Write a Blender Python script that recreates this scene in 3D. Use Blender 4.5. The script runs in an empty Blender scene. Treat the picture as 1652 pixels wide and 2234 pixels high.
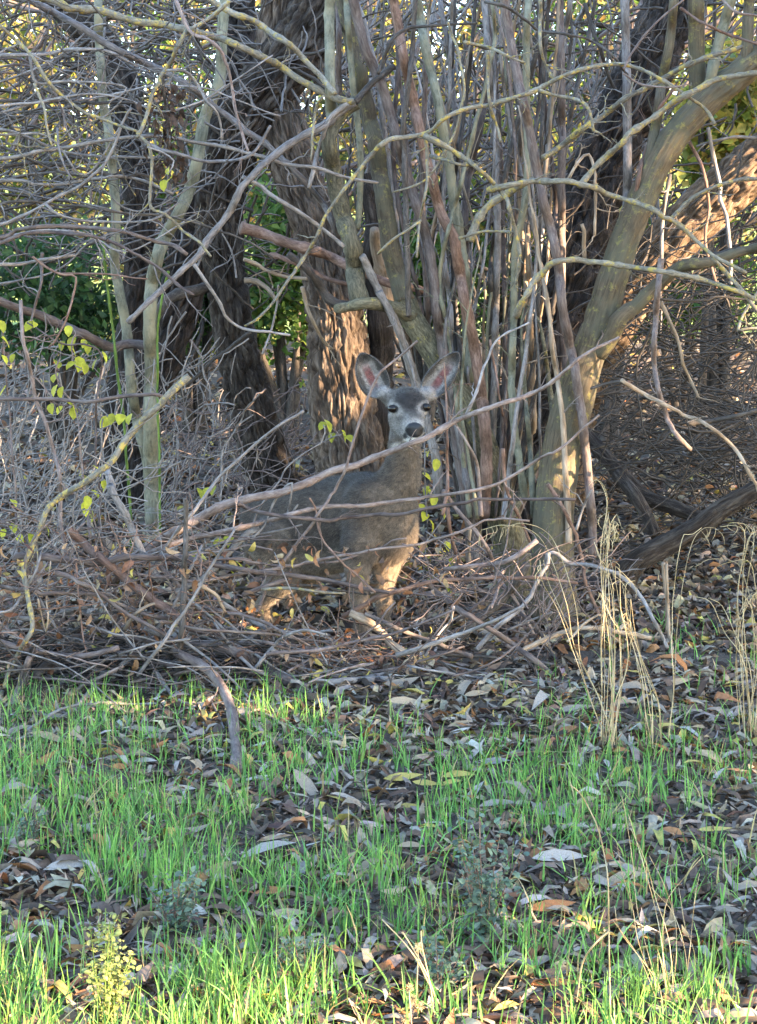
import bpy, math, random
import numpy as np
from mathutils import Vector

random.seed(7)
rng = np.random.default_rng(11)
scene = bpy.context.scene
col = scene.collection

# ------------------------------------------------------------------ camera, sky, sun, exposure
FPX, CX, CY = 3895.0, 826.0, 1117.0           # focal length and centre in measuring units of the photo (1652 x 2234)
CAMH, PITCH = 1.60, math.radians(6.7)
cam = bpy.data.cameras.new('camera')
cam.sensor_fit = 'VERTICAL'; cam.sensor_height = 24.0; cam.lens = 24.0 * FPX / 2234.0
cam.clip_start = 0.05; cam.clip_end = 2000
camo = bpy.data.objects.new('camera', cam); col.objects.link(camo)
camo.location = (0, 0, CAMH); camo.rotation_euler = (math.radians(90) - PITCH, 0, 0)
scene.camera = camo

SUN_EL, SUN_AZ = math.radians(16), math.radians(28)     # low evening sun from the right, a little on the camera's side
SUN = np.array([math.cos(SUN_EL) * math.cos(SUN_AZ), -math.cos(SUN_EL) * math.sin(SUN_AZ), math.sin(SUN_EL)])
world = bpy.data.worlds.new('World'); scene.world = world; world.use_nodes = True
wn = world.node_tree.nodes; wl = world.node_tree.links
sky = wn.new('ShaderNodeTexSky'); sky.sky_type = 'NISHITA'; sky.sun_disc = False
sky.sun_elevation = SUN_EL; sky.sun_rotation = math.atan2(SUN[0], SUN[1])
sky.air_density = 1.0; sky.dust_density = 0.35; sky.ozone_density = 1.1
bg = wn['Background']; bg.inputs['Strength'].default_value = 0.15
wl.new(sky.outputs[0], bg.inputs['Color'])
sl = bpy.data.lights.new('sun', 'SUN'); sl.energy = 5.0; sl.angle = math.radians(0.55); sl.color = (1.0, 0.74, 0.46)
so = bpy.data.objects.new('sun', sl); col.objects.link(so)
so.rotation_euler = Vector(SUN.tolist()).to_track_quat('Z', 'Y').to_euler(); so.location = (12, -4, 8)
scene.view_settings.view_transform = 'Standard'; scene.view_settings.look = 'None'
scene.view_settings.exposure = 3.3; scene.view_settings.gamma = 1.0
scene.view_settings.use_curve_mapping = False
scene.cycles.max_bounces = 4; scene.cycles.diffuse_bounces = 2; scene.cycles.glossy_bounces = 2; scene.cycles.transmission_bounces = 3

# ------------------------------------------------------------------ measuring helpers
cp, sp_ = math.cos(PITCH), math.sin(PITCH)
def ray(px, py):
    dx, dy = (px - CX) / FPX, (CY - py) / FPX
    return np.array([dx, cp + dy * sp_, -sp_ + dy * cp])
def P(px, py, Y):
    d = ray(px, py); t = Y / d[1]
    return np.array([0, 0, CAMH]) + d * t
def proj(p):
    p = np.asarray(p, float); q = p - np.array([0, 0, CAMH])
    fw = q[..., 1] * cp - q[..., 2] * sp_; up = q[..., 1] * sp_ + q[..., 2] * cp
    return CX + FPX * q[..., 0] / fw, CY - FPX * up / fw
def hsh(ix, iy, iz):
    h = (ix * 374761393 + iy * 668265263 + iz * 1440662683) & 0xffffffff
    h = ((h ^ (h >> 13)) * 1274126177) & 0xffffffff
    return ((h ^ (h >> 16)) & 0xffffff) / float(0xffffff)
def vnoise(p):
    p = np.asarray(p, float); i = np.floor(p).astype(np.int64); f = p - i; f = f * f * (3 - 2 * f)
    o = 0
    for a in (0, 1):
        for b in (0, 1):
            for c in (0, 1):
                w = (f[..., 0] if a else 1 - f[..., 0]) * (f[..., 1] if b else 1 - f[..., 1]) * (f[..., 2] if c else 1 - f[..., 2])
                o = o + w * hsh(i[..., 0] + a, i[..., 1] + b, i[..., 2] + c)
    return o
def terrain(x, y):
    x = np.asarray(x, float); y = np.asarray(y, float)
    t = np.clip(y - 8.2, 0, None)
    z = 0.085 * (np.sqrt(t * t + 0.6) - 0.7746)
    z = np.where(y > 22, 0.085 * 13.05 + (z - 0.085 * 13.05) * 0.1, z)
    z = z + np.clip(y - 34, 0, 40) * 0.20
    n = vnoise(np.stack([x * 0.9 + 31, y * 0.9 + 7, 0 * x], -1)) - 0.5
    n2 = vnoise(np.stack([x * 4 + 3, y * 4 + 17, 0 * x + 5], -1)) - 0.5
    return z + n * 0.07 + n2 * 0.022
def ground_hit(px, py):
    d = ray(px, py); t = 1.0
    for k in range(400):
        p = np.array([0, 0, CAMH]) + d * t
        g = p[2] - float(terrain(p[0], p[1]))
        if g < 0.002: break
        t += max(0.004, g * 0.8)
    return p
OFF = {1: (0, 0), 2: (826, 0), 3: (0, 562), 4: (826, 562), 5: (0, 1057), 6: (826, 1057), 7: (0, 1586), 8: (826, 1586)}
def Z(r, pts):
    ox, oy = OFF[r]
    return [(x / 2 + ox, y / 2 + oy) for x, y in pts]

# ------------------------------------------------------------------ mesh and object helpers
def mesh(name, verts, quads=None, tris=None, mat=None, smooth=True, colr=None, bk=None, mats=None):
    me = bpy.data.meshes.new(name)
    verts = np.ascontiguousarray(verts, np.float32)
    nq = 0 if quads is None else len(quads); nt = 0 if tris is None else len(tris)
    me.vertices.add(len(verts)); me.vertices.foreach_set('co', verts.ravel())
    me.loops.add(nq * 4 + nt * 3); me.polygons.add(nq + nt)
    li = []; ls = []
    if nq: li.append(np.asarray(quads, np.int32).ravel()); ls.append(np.arange(nq) * 4)
    if nt: li.append(np.asarray(tris, np.int32).ravel()); ls.append(nq * 4 + np.arange(nt) * 3)
    me.loops.foreach_set('vertex_index', np.concatenate(li).astype(np.int32))
    me.polygons.foreach_set('loop_start', np.concatenate(ls).astype(np.int32))
    if smooth: me.polygons.foreach_set('use_smooth', np.ones(nq + nt, bool))
    if mats is not None:
        me.polygons.foreach_set('material_index', np.asarray(mats, np.int32))
    me.update(calc_edges=True)
    if colr is not None:
        a = me.color_attributes.new('Col', 'FLOAT_COLOR', 'POINT')
        c = np.ones((len(verts), 4), np.float32); c[:, :3] = colr
        a.data.foreach_set('color', c.ravel())
    if bk is not None:
        a = me.attributes.new('bk', 'FLOAT_VECTOR', 'POINT')
        a.data.foreach_set('vector', np.ascontiguousarray(bk, np.float32).ravel())
    if mat is not None:
        for m in (mat if isinstance(mat, (list, tuple)) else [mat]): me.materials.append(m)
    return me
def obj(name, me, parent=None, loc=None):
    o = bpy.data.objects.new(name, me); col.objects.link(o)
    if parent is not None: o.parent = parent
    if loc is not None: o.location = [float(v) for v in loc]
    return o
def tag(o, label=None, cat=None, group=None, kind=None):
    if label: o['label'] = label
    if cat: o['category'] = cat
    if group: o['group'] = group
    if kind: o['kind'] = kind
    return o
def thing(name, label, cat, base, group=None):
    o = bpy.data.objects.new(name, None); col.objects.link(o); o.empty_display_size = 0.05
    o.location = [float(v) for v in base]
    return tag(o, label, cat, group)
def base_of(o): return np.array(o.location, float)
def nrm(v): return v / np.maximum(np.linalg.norm(v, axis=-1, keepdims=True), 1e-9)

def tubes(pts, rad, k=6, cap=True):
    """pts (B,n,3), rad (B,n): a batch of tubes; returns verts, quads, tris, bk"""
    pts = np.asarray(pts, float); rad = np.asarray(rad, float)
    B, n, _ = pts.shape
    t = np.gradient(pts, axis=1); t = nrm(t)
    mt = np.abs(t.mean(1)); ref = np.eye(3)[np.argmin(mt, 1)][:, None, :]
    u = nrm(np.cross(t, ref)); v = np.cross(t, u)
    a = np.arange(k) * 2 * math.pi / k; ca, sa = np.cos(a), np.sin(a)
    ring = pts[:, :, None, :] + rad[:, :, None, None] * (ca[:, None] * u[:, :, None, :] + sa[:, None] * v[:, :, None, :])
    L = np.concatenate([np.zeros((B, 1)), np.cumsum(np.linalg.norm(np.diff(pts, axis=1), axis=-1), 1)], 1)
    L = L + rng.random((B, 1)) * 40
    bk = np.stack([rad[:, :, None] * ca + 0 * L[..., None], rad[:, :, None] * sa + 0 * L[..., None], L[:, :, None] + 0 * ca], -1)
    verts = ring.reshape(-1, 3); bk = bk.reshape(-1, 3)
    b = np.arange(B)[:, None, None] * n * k; i = np.arange(n - 1)[None, :, None] * k; j = np.arange(k)[None, None, :]
    j2 = (j + 1) % k
    q = np.stack([b + i + j, b + i + j2, b + i + k + j2, b + i + k + j], -1).reshape(-1, 4)
    tr = None
    if cap:
        nv = len(verts)
        verts = np.concatenate([verts, pts[:, 0], pts[:, -1]]); bk = np.concatenate([bk, np.zeros((2 * B, 3))])
        bb = np.arange(B)[:, None] * n * k; jj = np.arange(k)[None]; jn = (jj + 1) % k
        t0 = np.stack([bb + jn, bb + jj, nv + np.arange(B)[:, None] + 0 * jj], -1).reshape(-1, 3)
        e = bb + (n - 1) * k
        t1 = np.stack([e + jj, e + jn, nv + B + np.arange(B)[:, None] + 0 * jj], -1).reshape(-1, 3)
        tr = np.concatenate([t0, t1])
    return verts, q, tr, bk
def spline(pts, n):
    """Catmull-Rom through pts (m,d), n samples evenly along the length"""
    p = np.asarray(pts, float); m = len(p)
    if m == 2: p = np.stack([p[0], (p[0] + p[1]) / 2, p[1]]); m = 3
    e = np.concatenate([[2 * p[0] - p[1]], p, [2 * p[-1] - p[-2]]])
    out = []
    for i in range(m - 1):
        a, b, c, d = e[i], e[i + 1], e[i + 2], e[i + 3]
        s = np.linspace(0, 1, 12, endpoint=False)[:, None]
        out.append(0.5 * (2 * b + (c - a) * s + (2 * a - 5 * b + 4 * c - d) * s ** 2 + (3 * b - a - 3 * c + d) * s ** 3))
    q = np.concatenate(out + [p[-1:]])
    L = np.concatenate([[0], np.cumsum(np.linalg.norm(np.diff(q[:, :2], axis=0), axis=1))])
    s = np.linspace(0, L[-1], n)
    return np.stack([np.interp(s, L, q[:, i]) for i in range(q.shape[1])], 1)

# ------------------------------------------------------------------ materials
def nt_new(name):
    m = bpy.data.materials.new(name); m.use_nodes = True
    n = m.node_tree.nodes; l = m.node_tree.links
    return m, n, l, n['Principled BSDF'], n['Material Output']
def node(n, t, **kw):
    x = n.new(t)
    for k, v in kw.items():
        if k in x.inputs: x.inputs[k].default_value = v
        else: setattr(x, k, v)
    return x
def ramp(n, stops):
    r = n.new('ShaderNodeValToRGB')
    while len(r.color_ramp.elements) < len(stops): r.color_ramp.elements.new(0.5)
    for e, (p, c) in zip(r.color_ramp.elements, stops):
        e.position = p; e.color = (*c, 1) if len(c) == 3 else c
    return r
def mixc(n, l, fac, a, b, mode='MIX'):
    x = n.new('ShaderNodeMix'); x.data_type = 'RGBA'; x.blend_type = mode
    for s, v in ((0, fac), (6, a), (7, b)):
        if hasattr(v, 'is_linked') or hasattr(v, 'links'): l.new(v, x.inputs[s])
        else: x.inputs[s].default_value = v if s == 0 else (*v, 1)
    return x.outputs[2]
def bark(name, c1, c2, c3, sc=60, stretch=0.18, bump=0.35, spot=None, spot_amt=0.6, moss=None, rough=0.85, dist=0.004):
    m, n, l, b, o = nt_new(name)
    at = node(n, 'ShaderNodeAttribute', attribute_name='bk')
    mp = n.new('ShaderNodeMapping'); mp.inputs['Scale'].default_value = (1, 1, stretch); l.new(at.outputs['Vector'], mp.inputs['Vector'])
    n1 = node(n, 'ShaderNodeTexNoise', Scale=sc, Detail=6.0, Roughness=0.72, Distortion=0.4); l.new(mp.outputs[0], n1.inputs['Vector'])
    r = ramp(n, [(0.36, c1), (0.50, c2), (0.66, c3)]); l.new(n1.outputs['Fac'], r.inputs[0])
    n2 = node(n, 'ShaderNodeTexNoise', Scale=7.0, Detail=3.0); l.new(at.outputs['Vector'], n2.inputs['Vector'])
    cc = r.outputs[0]
    oi = n.new('ShaderNodeObjectInfo')
    r2 = ramp(n, [(0.0, (0.72, 0.70, 0.72)), (0.35, (1.0, 0.97, 0.95)), (0.7, (1.1, 1.05, 1.0)), (1.0, (1.3, 1.28, 1.3))]); l.new(oi.outputs['Random'], r2.inputs[0])
    cc = mixc(n, l, 1.0, cc, r2.outputs[0], 'MULTIPLY')
    r3 = ramp(n, [(0.3, (0.72, 0.72, 0.72)), (0.7, (1.25, 1.25, 1.25))]); l.new(n2.outputs['Fac'], r3.inputs[0])
    cc = mixc(n, l, 1.0, cc, r3.outputs[0], 'MULTIPLY')
    if moss:
        n4 = node(n, 'ShaderNodeTexNoise', Scale=5.0, Detail=6.0, Roughness=0.7); l.new(at.outputs['Vector'], n4.inputs['Vector'])
        r4 = ramp(n, [(0.46, (0, 0, 0)), (0.62, (0.8, 0.8, 0.8))]); l.new(n4.outputs['Fac'], r4.inputs[0])
        cc = mixc(n, l, r4.outputs[0], cc, moss)
    if spot:
        n3 = node(n, 'ShaderNodeTexNoise', Scale=22.0, Detail=6.0, Roughness=0.75); l.new(at.outputs['Vector'], n3.inputs['Vector'])
        r5 = ramp(n, [(spot_amt - 0.05, (0, 0, 0)), (spot_amt + 0.05, (0.9, 0.9, 0.9))]); l.new(n3.outputs['Fac'], r5.inputs[0])
        cc = mixc(n, l, r5.outputs[0], cc, spot)
    l.new(cc, b.inputs['Base Color']); b.inputs['Roughness'].default_value = rough
    b.inputs['Specular IOR Level'].default_value = 0.25
    bp = node(n, 'ShaderNodeBump', Strength=bump, Distance=dist); l.new(n1.outputs['Fac'], bp.inputs['Height']); l.new(bp.outputs[0], b.inputs['Normal'])
    return m
def leafmat(name, transl=0.35, sc=60.0, rough=0.5, spec=0.3, tint=None):
    m, n, l, b, o = nt_new(name)
    at = node(n, 'ShaderNodeAttribute', attribute_name='Col')
    oi = n.new('ShaderNodeTexCoord')
    n1 = node(n, 'ShaderNodeTexNoise', Scale=sc, Detail=4.0, Roughness=0.7); l.new(oi.outputs['Object'], n1.inputs['Vector'])
    r = ramp(n, [(0.3, (0.62, 0.60, 0.58)), (0.7, (1.25, 1.22, 1.2))]); l.new(n1.outputs['Fac'], r.inputs[0])
    src = at.outputs['Color']
    if tint is not None:
        src = n.new('ShaderNodeRGB').outputs[0]; src.default_value = (*tint, 1)
        ob = n.new('ShaderNodeObjectInfo')
        r0 = ramp(n, [(0, (0.7, 0.7, 0.7)), (1, (1.3, 1.25, 1.2))]); l.new(ob.outputs['Random'], r0.inputs[0])
        src = mixc(n, l, 1.0, src, r0.outputs[0], 'MULTIPLY')
    c = mixc(n, l, 1.0, src, r.outputs[0], 'MULTIPLY')
    l.new(c, b.inputs['Base Color']); b.inputs['Roughness'].default_value = rough; b.inputs['Specular IOR Level'].default_value = spec
    if transl > 0:
        t = n.new('ShaderNodeBsdfTranslucent'); l.new(c, t.inputs['Color'])
        mx = n.new('ShaderNodeMixShader'); mx.inputs[0].default_value = transl
        l.new(b.outputs[0], mx.inputs[1]); l.new(t.outputs[0], mx.inputs[2]); l.new(mx.outputs[0], o.inputs['Surface'])
    return m
M = {}
M['rough'] = bark('rough_willow_bark', (0.0158, 0.0115, 0.0101), (0.0446, 0.0346, 0.0295), (0.1152, 0.0972, 0.0850), sc=48, stretch=0.13, bump=1.0, dist=0.03, spot=(0.20, 0.19, 0.10), spot_amt=0.70)
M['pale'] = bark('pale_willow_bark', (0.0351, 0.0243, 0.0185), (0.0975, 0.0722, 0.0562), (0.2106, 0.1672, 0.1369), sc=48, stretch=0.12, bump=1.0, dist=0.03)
M['gold'] = bark('sun_glow_willow_bark', (0.07, 0.046, 0.030), (0.19, 0.130, 0.085), (0.38, 0.275, 0.185), sc=48, stretch=0.12, bump=1.0, dist=0.03)  # willow bark brightened toward orange, sun glow put into the colour
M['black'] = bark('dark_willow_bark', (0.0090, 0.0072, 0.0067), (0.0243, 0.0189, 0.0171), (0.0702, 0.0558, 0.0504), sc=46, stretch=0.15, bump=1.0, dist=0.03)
M['smooth'] = bark('smooth_grey_bark', (0.0488, 0.0384, 0.0258), (0.0818, 0.0651, 0.0454), (0.1228, 0.0998, 0.0694), sc=120, stretch=0.08, bump=0.9, spot=(0.20, 0.17, 0.06), spot_amt=0.60, moss=(0.090, 0.084, 0.058))
M['green'] = bark('greenish_bark', (0.0757, 0.0757, 0.0563), (0.1223, 0.1223, 0.0924), (0.1813, 0.1786, 0.1417), sc=70, stretch=0.3, bump=0.25, moss=(0.23, 0.20, 0.13))
M['mossy'] = bark('mossy_bark', (0.048, 0.044, 0.030), (0.100, 0.092, 0.064), (0.176, 0.160, 0.112), sc=90, stretch=0.35, bump=0.6, spot=(0.30, 0.24, 0.06), spot_amt=0.64)
M['gray'] = bark('grey_twig_bark', (0.098, 0.086, 0.083), (0.161, 0.146, 0.143), (0.247, 0.232, 0.229), sc=90, stretch=0.25, bump=0.25, spot=(0.32, 0.26, 0.09), spot_amt=0.74)
M['dark'] = bark('dark_twig_bark', (0.0292, 0.0248, 0.0218), (0.0562, 0.0480, 0.0428), (0.0930, 0.0803, 0.0735), sc=90, stretch=0.3, bump=0.3, spot=(0.25, 0.21, 0.08), spot_amt=0.72)
M['lichen'] = bark('lichen_twig_bark', (0.092, 0.084, 0.068), (0.152, 0.140, 0.116), (0.224, 0.210, 0.172), sc=90, stretch=0.4, bump=0.5, spot=(0.36, 0.265, 0.06), spot_amt=0.565)
M['red'] = bark('reddish_twig_bark', (0.080, 0.046, 0.036), (0.145, 0.090, 0.070), (0.220, 0.148, 0.120), sc=80, stretch=0.25, bump=0.25)
M['purple'] = bark('purple_brown_bark', (0.0623, 0.0444, 0.0423), (0.1033, 0.0800, 0.0738), (0.1591, 0.1322, 0.1197), sc=80, stretch=0.2, bump=0.25)
M['tan'] = bark('tan_dead_wood', (0.1360, 0.0986, 0.0680), (0.2244, 0.1700, 0.1224), (0.3128, 0.2516, 0.1972), sc=70, stretch=0.12, bump=0.3)
M['pink'] = bark('pink_brown_twig', (0.0960, 0.0679, 0.0598), (0.1560, 0.1195, 0.1091), (0.2280, 0.1901, 0.1786), sc=80, stretch=0.3, bump=0.25)
M['wood'] = bark('weathered_wood', (0.24, 0.20, 0.19), (0.38, 0.34, 0.33), (0.52, 0.48, 0.46), sc=60, stretch=0.08, bump=0.4)
M['vine'] = bark('green_vine', (0.05, 0.09, 0.02), (0.09, 0.15, 0.03), (0.16, 0.22, 0.05), sc=60, bump=0.1)
M['straw'] = bark('dry_straw', (0.2448, 0.1872, 0.1008), (0.3456, 0.2736, 0.1584), (0.4320, 0.3600, 0.2304), sc=60, stretch=0.1, bump=0.1)
M['litter'] = leafmat('dry_leaf', 0.12, 45.0, 0.62, 0.25)
M['grass'] = leafmat('grass_blade', 0.35, 30.0, 0.45, 0.35)
M['foliage'] = leafmat('green_leaf', 0.5, 25.0, 0.5, 0.3)
M['shade_leaf'] = leafmat('shade_tree_leaf', 0.10, 25.0, 0.5, 0.3)  # low translucency, so the added shade trees block the sun
M['weed'] = leafmat('weed_leaf', 0.3, 40.0, 0.55, 0.3)
M['yleaf'] = leafmat('yellow_green_leaf', 0.5, 30.0, 0.5, 0.3, tint=(0.42, 0.42, 0.045))
M['deadleaf'] = leafmat('brown_dead_leaf', 0.15, 40.0, 0.6, 0.2, tint=(0.062, 0.040, 0.030))
# soil
m, n, l, b, o = nt_new('soil')
tc = n.new('ShaderNodeTexCoord')
n1 = node(n, 'ShaderNodeTexNoise', Scale=9.0, Detail=8.0, Roughness=0.7); l.new(tc.outputs['Object'], n1.inputs['Vector'])
n2 = node(n, 'ShaderNodeTexNoise', Scale=90.0, Detail=6.0, Roughness=0.75); l.new(tc.outputs['Object'], n2.inputs['Vector'])
r1 = ramp(n, [(0.3, (0.042, 0.031, 0.024)), (0.55, (0.092, 0.068, 0.052)), (0.75, (0.165, 0.124, 0.095))]); l.new(n2.outputs['Fac'], r1.inputs[0])
r2 = ramp(n, [(0.3, (0.7, 0.7, 0.7)), (0.7, (1.2, 1.15, 1.1))]); l.new(n1.outputs['Fac'], r2.inputs[0])
cc = mixc(n, l, 1.0, r1.outputs[0], r2.outputs[0], 'MULTIPLY')
sx = n.new('ShaderNodeSeparateXYZ'); l.new(tc.outputs['Object'], sx.inputs[0])
mr = node(n, 'ShaderNodeMapRange'); mr.inputs['From Min'].default_value = 24; mr.inputs['From Max'].default_value = 28; l.new(sx.outputs['Y'], mr.inputs['Value'])
n3 = node(n, 'ShaderNodeTexNoise', Scale=1.5, Detail=8.0, Roughness=0.7); l.new(tc.outputs['Object'], n3.inputs['Vector'])
r3 = ramp(n, [(0.3, (0.06, 0.12, 0.02)), (0.55, (0.16, 0.22, 0.04)), (0.75, (0.34, 0.33, 0.08))]); l.new(n3.outputs['Fac'], r3.inputs[0])
cc = mixc(n, l, mr.outputs[0], cc, r3.outputs[0])
l.new(cc, b.inputs['Base Color']); b.inputs['Roughness'].default_value = 0.95
bp = node(n, 'ShaderNodeBump', Strength=0.9, Distance=0.02); l.new(n2.outputs['Fac'], bp.inputs['Height']); l.new(bp.outputs[0], b.inputs['Normal'])
M['soil'] = m

# ------------------------------------------------------------------ ground: one sheet, fine near the camera, to the horizon
def axis(a, b, step, far, grow=1.25):
    v = list(np.arange(a, b + 1e-6, step)); s = step; x = v[-1]
    while x < far: s *= grow; x += s; v.append(x)
    s = step; x = v[0]; w = []
    while x > -far: s *= grow; x -= s; w.append(x)
    return np.array(w[::-1] + v)
gx = axis(-3.5, 3.5, 0.045, 900); gy = axis(2.5, 17, 0.05, 1200)
X, Y = np.meshgrid(gx, gy, indexing='ij')
V = np.stack([X, Y, terrain(X, Y)], -1).reshape(-1, 3)
nx, ny = len(gx), len(gy)
I, J = np.meshgrid(np.arange(nx - 1), np.arange(ny - 1), indexing='ij')
q = np.stack([I * ny + J, (I + 1) * ny + J, (I + 1) * ny + J + 1, I * ny + J + 1], -1).reshape(-1, 4)
tag(obj('ground', mesh('ground', V, q, mat=M['soil'])), kind='structure')

# ------------------------------------------------------------------ branches and trunks traced with real depth
def wpath(pts, Y0, Y1, step=11.0, wob=1.2, dn=0.05):
    """pixel polyline -> world points at a depth running from Y0 to Y1, lightly crooked"""
    p = np.asarray(pts, float)
    L = np.linalg.norm(np.diff(p, axis=0), axis=1).sum()
    n = max(6, int(L / step))
    s = spline(p, n)
    u = np.linspace(0, 1, n)
    ph = rng.random(3) * 100
    nz = np.stack([vnoise(np.stack([u * L / 55 + ph[i], 0 * u + ph[1], 0 * u], -1)) - 0.5 for i in range(3)], 1)
    s = s + nz[:, :2] * wob * 4
    nk = max(3, int(L / 42)); kx = np.sort(rng.random(nk)); kk = rng.normal(0, 1, (nk, 2)) * wob * 1.5; kk[[0, -1]] = 0
    s = s + np.stack([np.interp(u, kx, kk[:, i]) for i in range(2)], 1)
    Yd = Y0 + (Y1 - Y0) * u + nz[:, 2] * dn * 4
    return np.array([P(a, b_, y) for (a, b_), y in zip(s, Yd)]), Yd
def lift(W, r):
    for k in range(60):
        bad = W[:, 2] < terrain(W[:, 0], W[:, 1]) + r * .8
        if not bad.any(): break
        c = np.array([0, 0, CAMH]); W[bad] = c + (W[bad] - c) * .99
    return W
def branch(parent, pts, w0, w1, Y0, Y1, mat, name='branch', k=8, twigs=1.0, tl=(30, 120), wob=1.2, knob=0.10, label=None, tmat=None, up=0.0):
    W, Yd = wpath(pts, Y0, Y1, wob=wob)
    n = len(W); u = np.linspace(0, 1, n)
    r = (w0 + (w1 - w0) * u) / 2 * Yd / FPX
    r = r * (1 + knob * (rng.random(n) - 0.5) * 2) * (1 + (rng.random(n) < .16) * knob * 2.2)
    if parent is None: W = lift(W, r)
    b0 = base_of(parent) if parent is not None else W[0]
    v, q, t, bk = tubes((W - b0)[None], r[None], k)
    o = obj(name, mesh(name, v, q, t, M[mat], bk=bk), parent, None if parent is not None else b0)
    if label: o['label'] = label
    if twigs > 0:
        L = np.linalg.norm(np.diff(W, axis=0), axis=1).sum()
        nt = rng.poisson(twigs * L * 5.0)
        if nt:
            V, Q, T, B_ = side_twigs(W, r, nt, tl, up)
            c = obj('twigs', mesh('twigs', V - b0, Q, T, M[tmat or mat], bk=B_), o)
            c['kind'] = 'stuff'
    return o, W, r
def side_twigs(W, r, nt, tl, up=0.0):
    n = len(W); d = nrm(np.gradient(W, axis=0)); m = 8
    T = []; R = []
    def grow(p, dirv, ln, r0, deep):
        s = np.linspace(0, 1, m)[:, None]; bend = rng.normal(size=3) * 0.45
        w = p + ln * (dirv * s + bend * s * s * 0.5); jt = np.cumsum(rng.normal(size=(m, 3)), 0) * ln * 0.022; jt[0] = 0
        w = w + jt; T.append(w); R.append(np.linspace(r0, 0.0010, m))
        if deep:
            for q in range(rng.integers(0, 4)):
                i = rng.integers(2, m - 1); dd = nrm(w[i + 1] - w[i - 1])
                grow(w[i], nrm(dd + nrm(rng.normal(size=3)) * .8), ln * rng.uniform(.25, .55), max(.0013, r0 * .55), False)
    for i in rng.integers(int(n * 0.12), n, nt):
        side = nrm(np.cross(d[i], rng.normal(size=3)))
        grow(W[i], nrm(d[i] * rng.uniform(0.3, 1.0) + side * rng.uniform(0.5, 1.0) + np.array([0, 0, up + 0.1])), rng.uniform(*tl) * W[i, 1] / FPX, min(r[i] * 0.6, 0.0046), True)
    return tubes(np.array(T), np.array(R), 4, cap=False)
def trunk(parent, spec, Y0, Y1, mat, name='trunk', k=72, rough=0.018, flare=1.25, ridge=(40, 8.0), row=0.016, ground=True, gz=None):
    """spec: (px, py, width px) from the base up"""
    s = np.asarray(spec, float)
    L = np.linalg.norm(np.diff(s[:, :2], axis=0), axis=1).sum() * (Y0 + Y1) / 2 / FPX
    n = max(12, int(L / row)); q = spline(s, n); u = np.linspace(0, 1, n)
    Yd = Y0 + (Y1 - Y0) * u
    W = np.array([P(a, b_, y) for a, b_, y in zip(q[:, 0], q[:, 1], Yd)])
    r = q[:, 2] / 2 * Yd / FPX
    if ground:
        zg = float(terrain(W[0, 0], W[0, 1]))
        if W[0, 2] > zg - 0.1:
            ext = np.array([W[0, 0], W[0, 1], zg - 0.12]); m = max(2, int((W[0, 2] - ext[2]) / row))
            f = np.linspace(0, 1, m, endpoint=False)[:, None]
            W = np.concatenate([ext + (W[0] - ext) * f, W]); r = np.concatenate([np.full(m, r[0]), r])
        r = r * (1 + (flare - 1) * np.exp(-(W[:, 2] - zg) / 0.18))
    b0 = base_of(parent)
    v, qd, t, bk = tubes((W - b0)[None], r[None], k)
    nr = len(W); ax = np.repeat(W - b0, k, 0); vv = v[:nr * k]
    out = nrm(vv - ax); rr = np.repeat(r, k)
    c = bk[:nr * k].copy()
    wn_ = np.stack([vnoise(c * 6 + 9), vnoise(c * 6 + 51), vnoise(c * 3 + 87)], -1) - 0.5
    cs = c * np.array([ridge[0], ridge[0], ridge[1]]) + wn_ * 1.3
    a1 = np.clip(np.abs(2 * vnoise(cs) - 1) * 2.3, 0, 1) ** .7; a2 = np.clip(np.abs(2 * vnoise(cs * 1.9 + 40) - 1) * 2.2, 0, 1) ** .8
    a3 = vnoise(c * np.array([5, 5, 2.0]) + 70)
    h = a1 * 1.0 + a2 * 0.4 + (a3 - 0.5) * 1.0
    fade = np.clip(rr / 0.06, 0.25, 1)
    vv = vv + out * (h - 0.75)[:, None] * rough * fade[:, None]
    v[:nr * k] = vv
    o = obj(name, mesh(name, v, qd, t, M[mat], bk=bk), parent)
    return o, W, r
def base_pt(px, py, Y):
    p = P(px, py, Y); return (p[0], p[1], float(terrain(p[0], p[1])))

# ------------------------------------------------------------------ big trees
def ext(pts):
    """carry strokes that leave the picture on past its edge"""
    p = [tuple(map(float, a)) for a in pts]
    def beyond(a, b_):
        d = np.array(a) - np.array(b_); d = d / max(np.linalg.norm(d), 1e-6)
        return tuple(np.array(a) + d * 150)
    def edge(a): return a[0] <= 6 or a[0] >= 1646 or a[1] <= 6
    if edge(p[0]): p.insert(0, beyond(p[0], p[1]))
    if edge(p[-1]): p.append(beyond(p[-1], p[-2]))
    return p
# A: rough trunk between the left saplings and the deer's back
tA = thing('willow_tree', 'rough-barked grey willow trunk rising crookedly behind the deer\'s rump, bending right above', 'tree', base_pt(600, 1100, 10.9))
trunk(tA, [(612, 1090, 92), (575, 980, 84), (540, 850, 80), (515, 740, 74), (500, 640, 70), (487, 540, 74), (480, 440, 84), (500, 330, 98), (545, 240, 112), (600, 170, 116), (655, 95, 112), (695, 20, 104), (735, -70, 96)], 10.9, 10.6, 'rough', k=140, rough=0.050, row=0.013)
branch(tA, Z(3, [(900, 130), (850, 140), (790, 150), (720, 195), (690, 240)]), 26, 20, 10.7, 10.2, 'dark', 'limb', 10, 0.3)
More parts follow.
